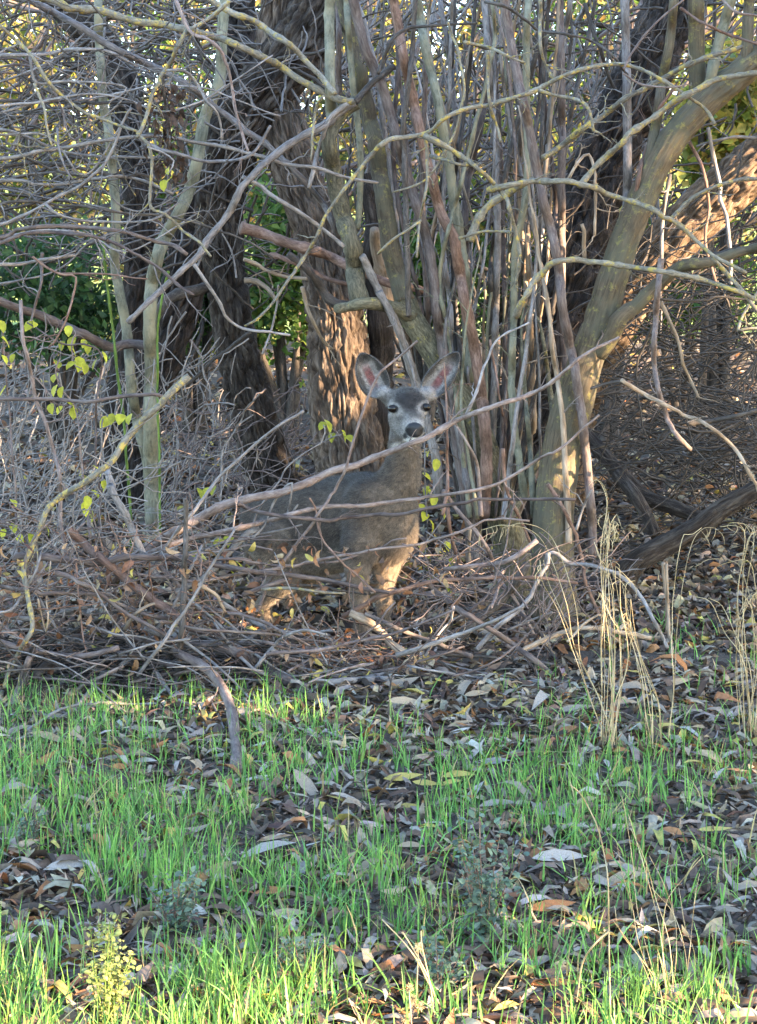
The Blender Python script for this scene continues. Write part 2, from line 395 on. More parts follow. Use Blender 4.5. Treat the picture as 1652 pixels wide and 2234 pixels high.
# B: dark leaning trunk behind the saplings
tB = thing('willow_tree', 'almost black leaning willow trunk behind the two smooth saplings', 'tree', base_pt(300, 1130, 11.6))
trunk(tB, [(295, 1130, 84), (298, 1000, 80), (315, 880, 78), (352, 770, 80), (390, 660, 84), (415, 560, 88), (440, 450, 78), (475, 350, 70), (500, 250, 66), (515, 120, 60), (520, -60, 56)], 11.6, 11.8, 'black', k=100, rough=0.045)
# C: the dark trunk high on the left
tC = thing('willow_tree', 'dark shaggy willow trunk wrapped in dead vine, left of the pale green sapling top', 'tree', base_pt(240, 1000, 12.4))
trunk(tC, [(250, 1010, 60), (270, 850, 56), (300, 650, 56), (305, 500, 60), (300, 400, 62), (290, 300, 64), (268, 190, 66), (220, 100, 64), (150, 20, 60), (90, -50, 58)], 12.4, 12.6, 'black', k=48, rough=0.036)
# D: big pale trunk behind the deer
tD = thing('willow_tree', 'thick furrowed willow trunk directly behind the deer, its face caught by sun', 'tree', base_pt(775, 1090, 10.2))
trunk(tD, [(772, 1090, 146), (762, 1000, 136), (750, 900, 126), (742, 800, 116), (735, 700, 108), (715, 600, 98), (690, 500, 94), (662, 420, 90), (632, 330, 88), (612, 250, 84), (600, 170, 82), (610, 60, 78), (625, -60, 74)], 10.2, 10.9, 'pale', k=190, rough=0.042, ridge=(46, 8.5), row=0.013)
branch(tD, [(815, 1060), (828, 900), (832, 780), (822, 660), (812, 560), (818, 470), (800, 380)], 66, 40, 10.45, 10.4, 'rough', 'limb', 16, 0.1, knob=0.05)
branch(tD, [(845, 655), (838, 600), (822, 540), (818, 500)], 34, 22, 10.3, 10.2, 'tan', 'broken_limb', 12, 0.2, label='snapped pale limb stub glowing in sun')
# E: black trunk right of the stems
tE = thing('willow_tree', 'massive black-barked trunk leaning right behind the grey shoots', 'tree', base_pt(1130, 1020, 10.9))
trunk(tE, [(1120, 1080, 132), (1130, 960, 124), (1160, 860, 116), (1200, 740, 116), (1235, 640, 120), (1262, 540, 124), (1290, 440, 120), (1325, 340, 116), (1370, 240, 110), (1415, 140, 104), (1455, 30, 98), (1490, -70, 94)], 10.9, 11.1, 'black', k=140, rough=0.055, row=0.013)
# F: sunlit trunk leaning out of the frame at the right
tF = thing('willow_tree', 'sunlit orange-tinged trunk leaning steeply right behind the smooth grey tree', 'tree', base_pt(1215, 960, 11.9))
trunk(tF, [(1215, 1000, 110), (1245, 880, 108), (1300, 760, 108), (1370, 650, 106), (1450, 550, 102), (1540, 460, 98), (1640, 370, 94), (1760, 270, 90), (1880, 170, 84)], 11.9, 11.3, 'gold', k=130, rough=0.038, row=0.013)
# G: smooth grey tree in front, leaning right
tG = thing('young_tree', 'smooth grey-brown forked tree leaning right, with straight shoots growing from it', 'tree', base_pt(1212, 1370, 8.75))
trunk(tG, [(1212, 1370, 104), (1208, 1250, 92), (1208, 1130, 84), (1222, 1010, 82), (1248, 890, 84), (1282, 780, 74), (1318, 670, 66), (1352, 560, 64), (1390, 460, 62), (1432, 365, 60), (1490, 275, 59), (1560, 205, 58), (1640, 140, 55), (1760, 50, 52)], 8.75, 9.0, 'smooth', k=56, rough=0.010, ridge=(40, 8), flare=1.15, row=0.02)
branch(tG, Z(4, [(960, 420), (1010, 340), (1060, 260), (1140, 190), (1230, 110), (1330, 45), (1450, 10), (1600, -30), (1700, -60)]), 40, 16, 8.85, 8.5, 'smooth', 'limb', 12, 0.3, knob=0.04)
for (pts, w0, w1, mt) in [
        (Z(2, [(1392, 480), (1390, 330), (1386, 150), (1384, 0), (1380, -140)]), 38, 33, 'smooth'),
        (Z(2, [(1085, 1060), (1085, 800), (1084, 500), (1080, 250), (1074, 0), (1070, -120)]), 20, 18, 'gray'),
        (Z(2, [(1172, 760), (1195, 620), (1222, 480), (1240, 350), (1268, 200), (1290, 0), (1300, -120)]), 22, 20, 'smooth'),
        (Z(2, [(1432, 430), (1455, 310), (1490, 170), (1540, 0), (1575, -120)]), 24, 22, 'green'),
        (Z(2, [(1602, 300), (1606, 200), (1612, 100), (1620, 0), (1628, -120)]), 26, 23, 'smooth')]:
    branch(tG, pts, w0, w1, 8.99, 8.95, mt, 'shoot', 12, 0.12, knob=0.03, wob=0.6)
# dark leaning log at the right, and the fallen log behind
tH = thing('leaning_trunk', 'low dark trunk slanting up out of the litter at the right', 'tree', base_pt(1362, 1300, 9.3))
trunk(tH, [(1352, 1330, 52), (1362, 1262, 50), (1392, 1222, 47), (1452, 1190, 44), (1515, 1155, 43), (1580, 1108, 44), (1652, 1068, 42), (1780, 1000, 42)], 9.3, 9.0, 'rough', k=40, rough=0.010, row=0.02)
tI = thing('fallen_log', 'brown rotting log lying on the leaf litter right of the smooth tree', 'log', base_pt(1420, 1120, 10.0))
trunk(tI, [(1270, 935, 26), (1316, 990, 30), (1366, 1045, 32), (1408, 1085, 32), (1480, 1110, 30), (1550, 1140, 26)], 10.6, 9.9, 'rough', k=28, rough=0.012, ground=False, row=0.02)
branch(tI, [(1350, 1035), (1392, 1092), (1418, 1140), (1432, 1172)], 32, 26, 10.3, 9.9, 'rough', 'limb', 14, 0.1)

# ------------------------------------------------------------------ saplings on the left
tJ = thing('sapling', 'slim pale green sapling standing left of the forked grey sapling', 'tree', base_pt(330, 1180, 9.75))
branch(tJ, [(335, 1190), (322, 1010), (304, 935), (288, 850), (282, 780), (273, 700), (258, 630), (250, 560), (253, 470), (248, 390), (238, 290), (226, 220), (219, 140), (215, 60), (214, -60)], 24, 18, 9.75, 9.9, 'green', 'trunk', 14, 0.15, knob=0.03, wob=0.5)
tK = thing('sapling', 'grey forked sapling with a side limb reaching left', 'tree', base_pt(332, 1200, 9.7))
branch(tK, [(338, 1205), (330, 1062), (328, 900), (330, 790), (328, 710), (330, 640), (338, 590), (355, 530), (402, 440), (430, 350), (450, 250), (480, 170), (485, 70), (495, -60)], 34, 22, 9.7, 9.7, 'green', 'trunk', 16, 0.15, knob=0.03, wob=0.5)
branch(tK, Z(3, [(655, 400), (620, 385), (560, 382), (490, 395), (420, 370), (350, 330), (280, 298), (180, 255), (100, 228), (0, 190), (-150, 130)]), 20, 18, 9.7, 9.3, 'purple', 'limb', 12, 0.5, knob=0.05)
for pts, w, wh in [(Z(3, [(450, -80), (465, 100), (485, 250), (505, 420), (520, 560), (540, 720), (555, 900), (570, 1130), (575, 1290)]), 6, 'beside the slim pale sapling'),
               (Z(3, [(735, 60), (712, 150), (690, 300), (688, 450), (690, 650), (696, 850), (698, 1123), (700, 1260)]), 5, 'along the forked grey sapling')]:
    t_ = thing('green_vine', 'thin green vine hanging straight down ' + wh, 'vine', base_pt(*pts[-1], 9.55), 'vines by the saplings')
    branch(t_, pts, w, w, 9.55, 9.55, 'vine', 'stem', 6, 0, wob=0.3)

# ------------------------------------------------------------------ multi-stemmed willow in the middle
tW = thing('willow_clump', 'many-stemmed grey willow right behind the deer, its curved mossy stool throwing up straight shoots', 'shrub', base_pt(1120, 1260, 9.25))
trunk(tW, [(1135, 1290, 84), (1112, 1180, 74), (1085, 1075, 66), (1062, 995, 60), (1030, 910, 56), (990, 840, 56), (945, 765, 54), (905, 705, 50), (880, 650, 46)], 9.25, 9.2, 'mossy', k=32, rough=0.010, row=0.02, ridge=(40, 10))
branch(tW, [(885, 660), (872, 630), (856, 560), (843, 480), (832, 400), (820, 330), (805, 260), (782, 150), (760, 60), (735, -60)], 44, 26, 9.2, 9.3, 'smooth', 'stem', 14, 0.15, knob=0.04)
branch(tW, [(900, 690), (850, 668), (800, 662), (760, 668), (735, 672)], 34, 20, 9.15, 8.9, 'mossy', 'limb', 14, 0.3)
branch(tW, [(790, 665), (778, 620), (770, 540), (755, 480), (735, 410), (722, 340), (722, 285), (745, 245), (778, 224)], 42, 30, 9.1, 9.0, 'mossy', 'stem', 16, 0.2, knob=0.05)
branch(tW, Z(3, [(1530, 210), (1450, 195), (1400, 130), (1350, 60), (1310, 20), (1260, -20)]), 22, 12, 9.05, 8.9, 'dark', 'limb', 10, 0.4)
branch(tW, [(1036, 1260), (1032, 1120), (1018, 1010), (1000, 900), (985, 830)], 40, 30, 9.0, 9.2, 'pale', 'stem', 16, 0.05, knob=0.04)
branch(tW, [(960, 1110), (950, 1000), (930, 920), (905, 830), (885, 760), (856, 690), (826, 635), (790, 560)], 22, 16, 9.3, 9.0, 'gray', 'stem', 12, 0.1)
def rooted(pts):
    x0, y0 = pts[0]
    if x0 < 800 or y0 > 1000: return pts
    tx, ty = (892, 690) if (x0 < 905 and y0 < 640) else (1050 + (x0 - 1030) * .35, 1130)
    if ty - y0 < 60: return pts
    return [(tx, ty), (x0 * .45 + tx * .55, y0 * .45 + ty * .55), (x0 * .8 + tx * .2, y0 * .75 + ty * .25)] + pts
STEMS = [
    # (points, w0, w1, Y, material)  from the bottom up
    (Z(4, [(462, 1123), (470, 900), (460, 700), (440, 520), (410, 350), (380, 200), (340, 0)]) + Z(2, [(330, 1040), (270, 920), (225, 760), (180, 560), (130, 360), (100, 200), (62, 0), (40, -150)]), 26, 20, 9.05, 'red'),
    (Z(2, [(235, 1160), (200, 1000), (160, 880), (120, 740), (80, 600), (40, 450), (0, 340), (-60, 200), (-110, 0), (-130, -120)]), 20, 22, 9.15, 'purple'),
    (Z(2, [(375, 1200), (350, 1000), (330, 880), (310, 720), (280, 560), (250, 400), (200, 200), (170, 0), (150, -120)]), 25, 18, 9.3, 'green'),
    (Z(2, [(300, 1200), (260, 900), (225, 600), (195, 420), (160, 280)]), 18, 14, 9.4, 'wood'),
    (Z(2, [(380, 900), (410, 700), (440, 560), (470, 400), (480, 250), (482, 0), (484, -120)]), 17, 15, 9.5, 'purple'),
    (Z(4, [(830, 620), (818, 450), (800, 200), (800, 0)]) + Z(2, [(800, 850), (800, 600), (798, 300), (790, 0), (788, -120)]), 18, 16, 9.35, 'purple'),
    (Z(4, [(934, 1300), (930, 1123), (910, 900), (890, 700), (860, 500), (830, 350), (800, 200), (785, 40)]) + Z(2, [(760, 1020), (720, 870), (680, 680), (650, 520), (610, 350), (580, 200), (550, 0), (530, -120)]), 20, 20, 8.7, 'purple'),
    (Z(4, [(470, 520), (475, 330), (490, 150), (500, 0)]) + Z(2, [(520, 980), (540, 820), (570, 700), (600, 560)]), 10, 12, 9.2, 'green'),
    (Z(4, [(640, 1060), (622, 940), (610, 850), (590, 700), (580, 500), (590, 300), (592, 0)]) + Z(2, [(600, 1060), (640, 860), (650, 640), (645, 300), (652, 0), (656, -120)]), 17, 14, 8.95, 'green'),
    (Z(4, [(676, 1130), (670, 1020), (660, 800), (640, 600), (622, 330), (640, 200)]), 15, 13, 8.9, 'green'),
    (Z(4, [(832, 1250), (825, 1123), (810, 800), (790, 600), (760, 420), (740, 200), (700, 0)]) + Z(2, [(690, 1020), (660, 850), (640, 700), (620, 540)]), 15, 10, 8.65, 'tan'),
    (Z(4, [(708, 1130), (705, 900), (705, 600), (690, 300), (670, 60)]), 8, 7, 9.0, 'gray'),
    (Z(2, [(520, 1000), (512, 800), (510, 600), (490, 400), (475, 200), (460, 0), (455, -120)]), 16, 14, 9.25, 'gray'),
    (Z(2, [(690, 1123), (680, 900), (660, 640), (625, 520)]), 12, 12, 8.9, 'gray'),
    (Z(1, [(1450, 560), (1440, 400), (1440, 250), (1438, 100), (1440, 0), (1442, -120)]), 25, 22, 9.0, 'green'),
    (Z(1, [(1560, 1000), (1575, 800), (1570, 600), (1550, 450), (1530, 250), (1510, 0), (1500, -120)]), 14, 13, 9.1, 'green'),
    (Z(1, [(1480, 420), (1478, 300), (1480, 100), (1470, 0), (1465, -120)]), 14, 12, 9.3, 'purple'),
    (Z(2, [(0, 330), (-40, 200), (-60, 100), (-100, 0), (-120, -120)]), 12, 12, 9.3, 'gray'),
    (Z(2, [(110, 560), (130, 380), (150, 200), (160, 0), (165, -120)]), 13, 11, 9.0, 'dark'),
    (Z(2, [(310, 1000), (350, 700), (330, 450), (310, 250), (270, 0), (260, -120)]), 12, 11, 9.45, 'gray'),
    (Z(2, [(730, 760), (750, 480), (790, 250), (830, 60), (840, -120)]), 14, 12, 9.4, 'gray'),
    (Z(2, [(610, 900), (620, 600), (600, 350), (570, 150), (560, -120)]), 14, 12, 9.5, 'gray'),
    (Z(4, [(0, 150), (60, 260), (110, 380), (145, 480), (165, 580)]), 18, 14, 9.05, 'gray'),
    (Z(4, [(250, 420), (240, 250), (220, 100), (205, 0), (180, -100)]), 16, 14, 9.2, 'gray'),
    (Z(4, [(290, 400), (300, 240), (330, 110), (345, 0)]), 20, 12, 9.15, 'gray'),
    (Z(4, [(360, 620), (372, 420), (385, 280), (410, 140), (440, 0)]), 9, 9, 9.0, 'green'),
    (Z(4, [(760, 730), (745, 560), (725, 400), (700, 280), (650, 210)]), 26, 22, 9.1, 'mossy'),
    (Z(4, [(490, 1123), (488, 980), (480, 800), (470, 640)]), 14, 12, 9.3, 'gray'),
    (Z(4, [(280, 1123), (300, 1010), (300, 900), (298, 700), (290, 540)]), 9, 7, 8.0, 'red'),
    (Z(4, [(448, 1130), (440, 1000), (428, 900), (380, 800), (330, 720)]), 11, 8, 8.1, 'pink'),
]
for pts, w0, w1, yy, mt in STEMS:
    pts = rooted(pts)
    if pts[-1][1] > 0: pts = pts + [(pts[-1][0] + (pts[-1][0] - pts[-2][0]) * .5, pts[-1][1] + (pts[-1][1] - pts[-2][1]) * .5)]; w1 = 3
    branch(tW, pts, w0, w1, yy, yy + rng.uniform(-0.1, 0.2), mt, 'stem', 10, 0.22, knob=0.05, wob=0.5, tmat='gray' if mt in ('wood', 'tan') else None)
# thinner shoots filling the clump
for i in range(24):
    x0 = rng.uniform(900, 1270); y0 = rng.uniform(500, 1150); x1 = x0 + rng.normal(-25, 70); yy = rng.uniform(9.1, 9.6)
    pts = [(x0, y0), ((x0 + x1) / 2 + rng.normal(0, 14), y0 * 0.55), (x1, y0 * 0.15), (x1 + rng.normal(0, 20), -60)]
    w = rng.uniform(5, 13)
    branch(tW, rooted(pts), w, w * 0.8, yy, yy + rng.uniform(-0.2, 0.3), ['gray', 'gray', 'purple', 'green', 'dark', 'tan'][rng.integers(6)], 'stem', 8, 0.25, wob=0.5)

# lichen-covered limbs reaching across
LICH = [
    (Z(2, [(0, 640), (60, 600), (200, 590), (280, 520), (400, 480), (550, 440), (690, 390), (820, 325), (960, 290), (1060, 285), (1150, 310), (1240, 360), (1350, 420), (1430, 480), (1470, 540)]), 11, 7, 8.3, 8.6),
    (Z(2, [(200, 590), (300, 640), (400, 710), (490, 790), (560, 880), (600, 1000), (615, 1123), (600, 1240)]), 11, 6, 8.35, 8.5),
    (Z(2, [(220, 680), (350, 715), (430, 720)]), 7, 6, 8.4, 8.4),
    (Z(2, [(350, 1040), (470, 1010), (600, 1010)]), 6, 5, 8.5, 8.5),
    (Z(2, [(400, 1050), (450, 930), (560, 840), (700, 770)]), 18, 13, 8.8, 8.8),
    (Z(2, [(480, 830), (600, 800), (750, 790), (880, 800), (1000, 840), (1080, 870), (1200, 920), (1300, 980), (1400, 1060), (1480, 1120), (1600, 1190)]), 13, 8, 8.5, 8.3),
    (Z(2, [(880, 810), (980, 700), (1080, 600), (1200, 510), (1330, 420), (1450, 360), (1652, 320)]), 13, 11, 8.5, 8.6),
    (Z(2, [(720, 690), (850, 600), (1000, 490), (1150, 390), (1300, 310), (1450, 250), (1590, 200)]), 13, 10, 8.7, 8.7),
    (Z(2, [(700, 390), (770, 420), (880, 440), (920, 480), (940, 570)]), 8, 6, 8.45, 8.4),
    (Z(2, [(380, 180), (480, 210), (560, 240), (640, 270)]), 7, 5, 8.5, 8.5),
    (Z(2, [(706, 0), (710, 180), (730, 280), (765, 345)]), 8, 6, 8.5, 8.5),
    (Z(2, [(480, 220), (475, 330), (490, 470), (520, 560), (530, 620)]), 8, 5, 8.5, 8.5),
    (Z(2, [(205, 600), (215, 700), (200, 850), (180, 980), (170, 1123)]), 7, 5, 8.4, 8.4),
    (Z(2, [(0, 1110), (60, 1050), (120, 1010), (190, 965)]), 6, 5, 8.4, 8.4),
    (Z(2, [(300, 100), (350, 260), (370, 400), (340, 560), (280, 680), (200, 790), (60, 840)]), 6, 4, 8.5, 8.5),
    (Z(2, [(1270, 960), (1350, 880), (1450, 820), (1560, 790), (1652, 785)]), 9, 8, 8.4, 8.6),
    (Z(4, [(600, 260), (660, 130), (720, 50), (800, 15), (950, 20), (1100, 40), (1250, 60), (1400, 90), (1550, 140), (1652, 190)]), 14, 9, 8.4, 8.2),
    (Z(4, [(1460, 0), (1530, 80), (1580, 130), (1640, 210)]), 9, 7, 8.4, 8.4),
    (Z(4, [(1640, 180), (1590, 260), (1570, 320), (1600, 310), (1650, 310)]), 7, 5, 8.4, 8.4),
    (Z(1, [(1652, 640), (1560, 750), (1480, 860), (1420, 950), (1380, 1030), (1330, 1120), (1250, 1235), (1190, 1320), (1120, 1395), (1070, 1425)]), 8, 6, 8.4, 8.3),
    (Z(1, [(1410, 420), (1380, 460), (1365, 560), (1355, 700)]), 6, 4, 8.6, 8.6),
]
for pts, w0, w1, a, c in LICH:
    branch(tW, ext(pts) if pts[0][0] > 1600 or pts[-1][0] > 1600 else pts, w0, w1, a, c, 'lichen', 'lichen_limb', 8, 0.6, tl=(20, 70), knob=0.14)
MISC = [
    (Z(2, [(0, 320), (60, 180), (130, 130), (220, 115), (430, 100)]), 9, 5, 8.6, 'dark'),
    (Z(2, [(460, 10), (560, 30), (640, 90), (700, 130), (800, 140), (900, 165), (1000, 220), (1090, 330)]), 7, 5, 8.6, 'dark'),
    (Z(2, [(1070, 320), (1150, 370), (1250, 385), (1350, 365)]), 5, 3, 8.3, 'pink'),
    (Z(2, [(1070, 300), (1110, 220), (1180, 130), (1330, 0)]), 5, 4, 8.3, 'pink'),
    (Z(2, [(1320, 30), (1400, 90), (1500, 140), (1652, 185)]), 6, 5, 8.3, 'red'),
    (Z(2, [(1480, -20), (1560, 50), (1652, 65)]), 6, 5, 8.3, 'pink'),
    (Z(2, [(830, 780), (870, 710), (915, 670), (945, 760), (950, 900), (945, 1030)]), 7, 6, 8.7, 'tan'),
    (Z(2, [(1120, 850), (1150, 700), (1190, 600), (1215, 480), (1300, 370)]), 9, 7, 8.9, 'red'),
    (Z(2, [(890, 980), (895, 1060), (900, 1140)]), 9, 8, 8.9, 'tan'),
    (Z(2, [(900, 20), (960, 200), (1000, 330), (1040, 400)]), 9, 7, 9.2, 'dark'),
    (Z(4, [(1230, 0), (1210, 200), (1200, 420), (1220, 560), (1260, 690), (1310, 780), (1360, 840)]), 14, 11, 8.4, 'pink'),
    (Z(4, [(1060, 530), (1150, 590), (1280, 660), (1400, 720), (1500, 790), (1580, 880), (1652, 1010)]), 9, 7, 8.2, 'tan'),
    (Z(4, [(1350, 725), (1430, 718), (1520, 700), (1652, 665)]), 10, 9, 8.6, 'dark'),
    (Z(4, [(1220, 160), (1290, 320), (1340, 480), (1400, 610)]), 9, 6, 8.9, 'tan'),
    (Z(4, [(380, 690), (430, 590), (460, 500), (500, 390), (560, 330), (655, 280)]), 7, 4, 7.9, 'gray'),
    (Z(4, [(490, 360), (510, 500), (530, 600), (545, 690)]), 6, 5, 8.5, 'red'),
    (Z(4, [(930, 570), (1000, 548), (1060, 545), (1150, 580)]), 7, 5, 8.6, 'dark'),
    (Z(2, [(1440, 560), (1480, 760), (1500, 900), (1530, 1080), (1540, 1240)]), 9, 7, 9.0, 'gray'),
    (Z(2, [(1270, 760), (1240, 950), (1235, 1123), (1220, 1300)]), 9, 8, 9.0, 'gray'),
    (Z(2, [(1360, 620), (1420, 740), (1440, 900), (1420, 1050), (1470, 1250)]), 8, 6, 9.2, 'red'),
    (Z(2, [(1652, 600), (1560, 600), (1480, 610), (1390, 640)]), 8, 6, 9.4, 'gray'),
    (Z(2, [(1450, 1123), (1540, 1090), (1652, 1080)]), 11, 10, 8.7, 'dark'),
    (Z(4, [(1220, 180), (1380, 195), (1500, 175), (1652, 185)]), 6, 5, 8.9, 'dark'),
    (Z(6, [(545, -160), (552, 0), (600, 120), (660, 250)]), 9, 7, 8.5, 'red'),
    (Z(6, [(740, 0), (800, 100), (850, 200), (890, 340), (900, 430), (960, 570)]), 9, 8, 8.3, 'red'),
    (Z(6, [(280, 30), (350, 130), (430, 220), (490, 310), (540, 420), (600, 510), (650, 610), (720, 720)]), 9, 8, 8.25, 'pink'),
    (Z(6, [(300, 100), (310, 200), (345, 330)]), 9, 7, 8.4, 'red'),
    (Z(6, [(400, 190), (395, 300), (400, 400), (420, 460), (440, 540)]), 8, 6, 8.5, 'tan'),
]
for pts, w0, w1, yy, mt in MISC:
    branch(tW, ext(pts) if max(p[0] for p in pts) > 1640 else pts, w0, w1, yy, yy + 0.05, mt, 'twig', 7, 0.5, tl=(20, 90))
# reddish broken limb across the sunlit trunk
tR = thing('broken_branch', 'long peeling red-brown branch hung slantwise across the sunlit trunk', 'branch', base_pt(640, 1040, 9.8))
branch(tR, Z(1, [(1050, 995), (1150, 1020), (1250, 1060), (1350, 1090), (1450, 1123)]) + Z(3, [(1560, 60), (1700, 110), (1860, 150)]), 24, 17, 9.75, 9.75, 'red', 'limb', 12, 0.3, knob=0.1)
branch(tR, Z(3, [(1180, -10), (1300, 20), (1430, 85), (1560, 125)]), 12, 9, 9.7, 9.7, 'red', 'limb', 9, 0.3)
branch(tR, Z(3, [(1060, 5), (1120, 30), (1160, 60), (1250, 85), (1340, 90)]), 9, 7, 9.7, 9.8, 'tan', 'limb', 8, 0.5)
branch(tR, Z(3, [(1070, 100), (1120, 105), (1170, 140), (1200, 190)]), 11, 9, 9.7, 9.6, 'tan', 'limb', 8, 0.5)
branch(tR, Z(3, [(1320, 130), (1350, 240), (1400, 350), (1450, 400)]), 8, 7, 9.5, 9.7, 'tan', 'limb', 8, 0.4)
branch(tR, Z(3, [(640, 690), (800, 560), (960, 430), (1100, 320)]), 8, 8, 9.9, 9.8, 'dark', 'limb', 8, 0.2)

# ------------------------------------------------------------------ bare shrub whose long arching branches fill the upper left
tL = thing('bare_shrub', 'leafless shrub at the left whose long grey branches arch across toward the willow', 'shrub', base_pt(-190, 1240, 8.9))
branch(tL, [(-190, 1290), (-200, 1000), (-185, 700), (-200, 400), (-180, 100), (-190, -150)], 60, 34, 8.9, 9.3, 'gray', 'stem', 14, 0.3)
ARCH = [
    (Z(1, [(-400, -140), (80, -10), (300, 90), (480, 200), (640, 270), (820, 370), (1000, 510), (1200, 660), (1340, 800), (1420, 900), (1480, 1040)]), 15, 12, 8.8, 9.2, 'gray'),
    (Z(1, [(-400, -100), (200, -5), (300, 35), (430, 45), (560, 85), (700, 110), (830, 135), (980, 180), (1100, 230), (1250, 310), (1400, 400), (1480, 432), (1556, 445)]), 17, 14, 8.5, 9.0, 'lichen'),
    (Z(1, [(700, -120), (1000, 45), (1100, 90), (1200, 150), (1290, 220), (1380, 320), (1460, 410)]), 13, 12, 8.9, 8.9, 'lichen'),
    (Z(3, [(560, 280), (640, 200), (740, 110), (800, 50), (860, 0)]) + Z(1, [(930, 1020), (1000, 920), (1050, 830), (1130, 740), (1230, 660), (1330, 590), (1420, 540), (1480, 490), (1552, 446)]), 12, 18, 8.4, 8.95, 'gray'),
    (Z(1, [(-400, 720), (0, 690), (200, 655), (400, 625), (600, 600), (760, 605), (900, 630), (1080, 665), (1250, 715), (1380, 735), (1500, 770), (1652, 800)]), 9, 7, 8.7, 8.9, 'gray'),
    (Z(1, [(-400, 450), (0, 445), (250, 440), (420, 450), (645, 445)]), 8, 5, 8.8, 8.8, 'dark'),
    (Z(1, [(600, 590), (640, 620), (700, 650), (800, 680), (930, 710), (1060, 690), (1130, 640), (1180, 550)]), 9, 6, 8.5, 8.5, 'gray'),
    (Z(1, [(600, 580), (650, 640), (660, 740), (655, 900), (720, 940), (800, 1010), (870, 1060), (920, 1120)]), 7, 5, 8.45, 8.4, 'lichen'),
    (Z(1, [(820, 130), (770, 220), (730, 300), (680, 380), (650, 470), (620, 560), (600, 600)]), 10, 8, 8.5, 8.5, 'lichen'),
    (Z(1, [(570, 480), (530, 530), (500, 620), (450, 700), (400, 770), (320, 830), (200, 890), (60, 960), (-400, 1120)]), 6, 8, 8.5, 8.7, 'gray'),
    (Z(1, [(-400, 1100), (0, 1040), (80, 1000), (200, 985), (350, 985), (500, 1005), (620, 1040), (750, 1070), (820, 1115)]), 10, 8, 8.3, 8.4, 'purple'),
    (Z(1, [(-400, 1140), (0, 1060), (120, 1015), (250, 1015), (380, 1030), (500, 1060), (620, 1123)]) + Z(3, [(700, 50), (780, 120), (850, 160)]), 9, 6, 8.2, 8.3, 'purple'),
    (Z(1, [(-400, 930), (100, 880), (270, 900), (400, 910), (550, 930), (700, 940), (850, 965), (950, 1000), (1080, 1050), (1200, 1123)]), 7, 4, 8.7, 8.8, 'dark'),
    (Z(1, [(200, 890), (260, 930), (350, 960), (500, 970), (640, 960), (720, 930), (780, 890)]), 6, 4, 8.5, 8.5, 'gray'),
    (Z(1, [(740, -60), (830, 130), (900, 170), (960, 220), (1000, 300), (1015, 400), (1020, 470), (1050, 560), (1080, 660)]), 8, 5, 8.4, 8.4, 'pink'),
    (Z(1, [(730, 310), (800, 310), (850, 350), (890, 410), (930, 470), (960, 530), (965, 610)]), 6, 4, 8.4, 8.4, 'gray'),
    (Z(1, [(1060, 770), (1200, 850), (1320, 930), (1420, 1010), (1500, 1080)]), 9, 8, 8.8, 8.9, 'gray'),
    (Z(1, [(1520, 450), (1440, 520), (1400, 620), (1370, 730), (1350, 820)]), 12, 9, 8.9, 8.9, 'gray'),
    (Z(1, [(1720, 290), (1652, 340), (1600, 390), (1550, 445)]), 12, 15, 9.1, 8.95, 'dark'),
    (Z(1, [(-400, 500), (0, 565), (150, 610), (300, 660), (480, 690), (680, 690)]), 8, 5, 8.9, 9.0, 'gray'),
    (Z(1, [(-400, 760), (0, 720), (200, 720), (350, 735), (500, 770), (620, 760), (700, 800)]), 9, 7, 9.1, 9.0, 'dark'),
    (Z(1, [(-400, 860), (0, 790), (250, 800), (480, 770), (640, 790), (760, 850)]), 8, 6, 9.0, 8.9, 'gray'),
    (Z(1, [(-300, 240), (0, 240), (200, 240), (320, 215), (460, 220), (600, 290)]), 9, 6, 8.9, 8.9, 'gray'),
    (Z(1, [(0, 110), (80, 180), (150, 270), (250, 400), (420, 510), (600, 570)]), 8, 6, 8.6, 8.5, 'lichen'),
    (Z(1, [(130, 250), (150, 360), (300, 350), (420, 360), (545, 380), (520, 420), (480, 440)]), 6, 4, 8.6, 8.6, 'gray'),
    (Z(1, [(150, 360), (190, 470), (200, 540), (230, 640)]), 6, 4, 8.6, 8.6, 'lichen'),
    (Z(1, [(250, 560), (260, 660), (290, 740), (320, 780)]), 6, 4, 8.6, 8.6, 'gray'),
    (Z(1, [(1005, 0), (940, 60), (880, 100), (820, 135)]), 9, 8, 8.5, 8.5, 'lichen'),
    (Z(3, [(850, 30), (910, 120), (960, 200), (990, 260), (1060, 300), (1150, 325), (1270, 340)]), 8, 5, 8.4, 8.6, 'gray'),
    (Z(3, [(-300, 60), (0, 30), (100, 20), (250, 0), (330, -10)]), 9, 7, 8.5, 8.5, 'gray'),
    (Z(3, [(140, 0), (200, 40), (280, 75), (325, 85), (320, 160), (290, 260), (240, 360), (210, 390)]), 5, 4, 8.2, 8.1, 'red'),
    (Z(3, [(270, 75), (380, 65), (520, 80), (640, 90)]), 5, 3, 8.3, 8.3, 'red'),
    (Z(3, [(185, -20), (180, 100), (160, 180), (130, 300)]), 7, 5, 8.5, 8.3, 'purple'),
    (Z(3, [(1150, 420), (1180, 330), (1210, 200), (1215, 120)]), 5, 4, 9.2, 9.2, 'gray'),
]
for pts, w0, w1, a, c, mt in ARCH:
    branch(tL, ext(pts) if pts[-1][0] > 1e9 else pts, w0, w1, a, c, mt, 'branch', 8, 0.6, tl=(30, 140), tmat='gray' if rng.random() < 0.5 else None)
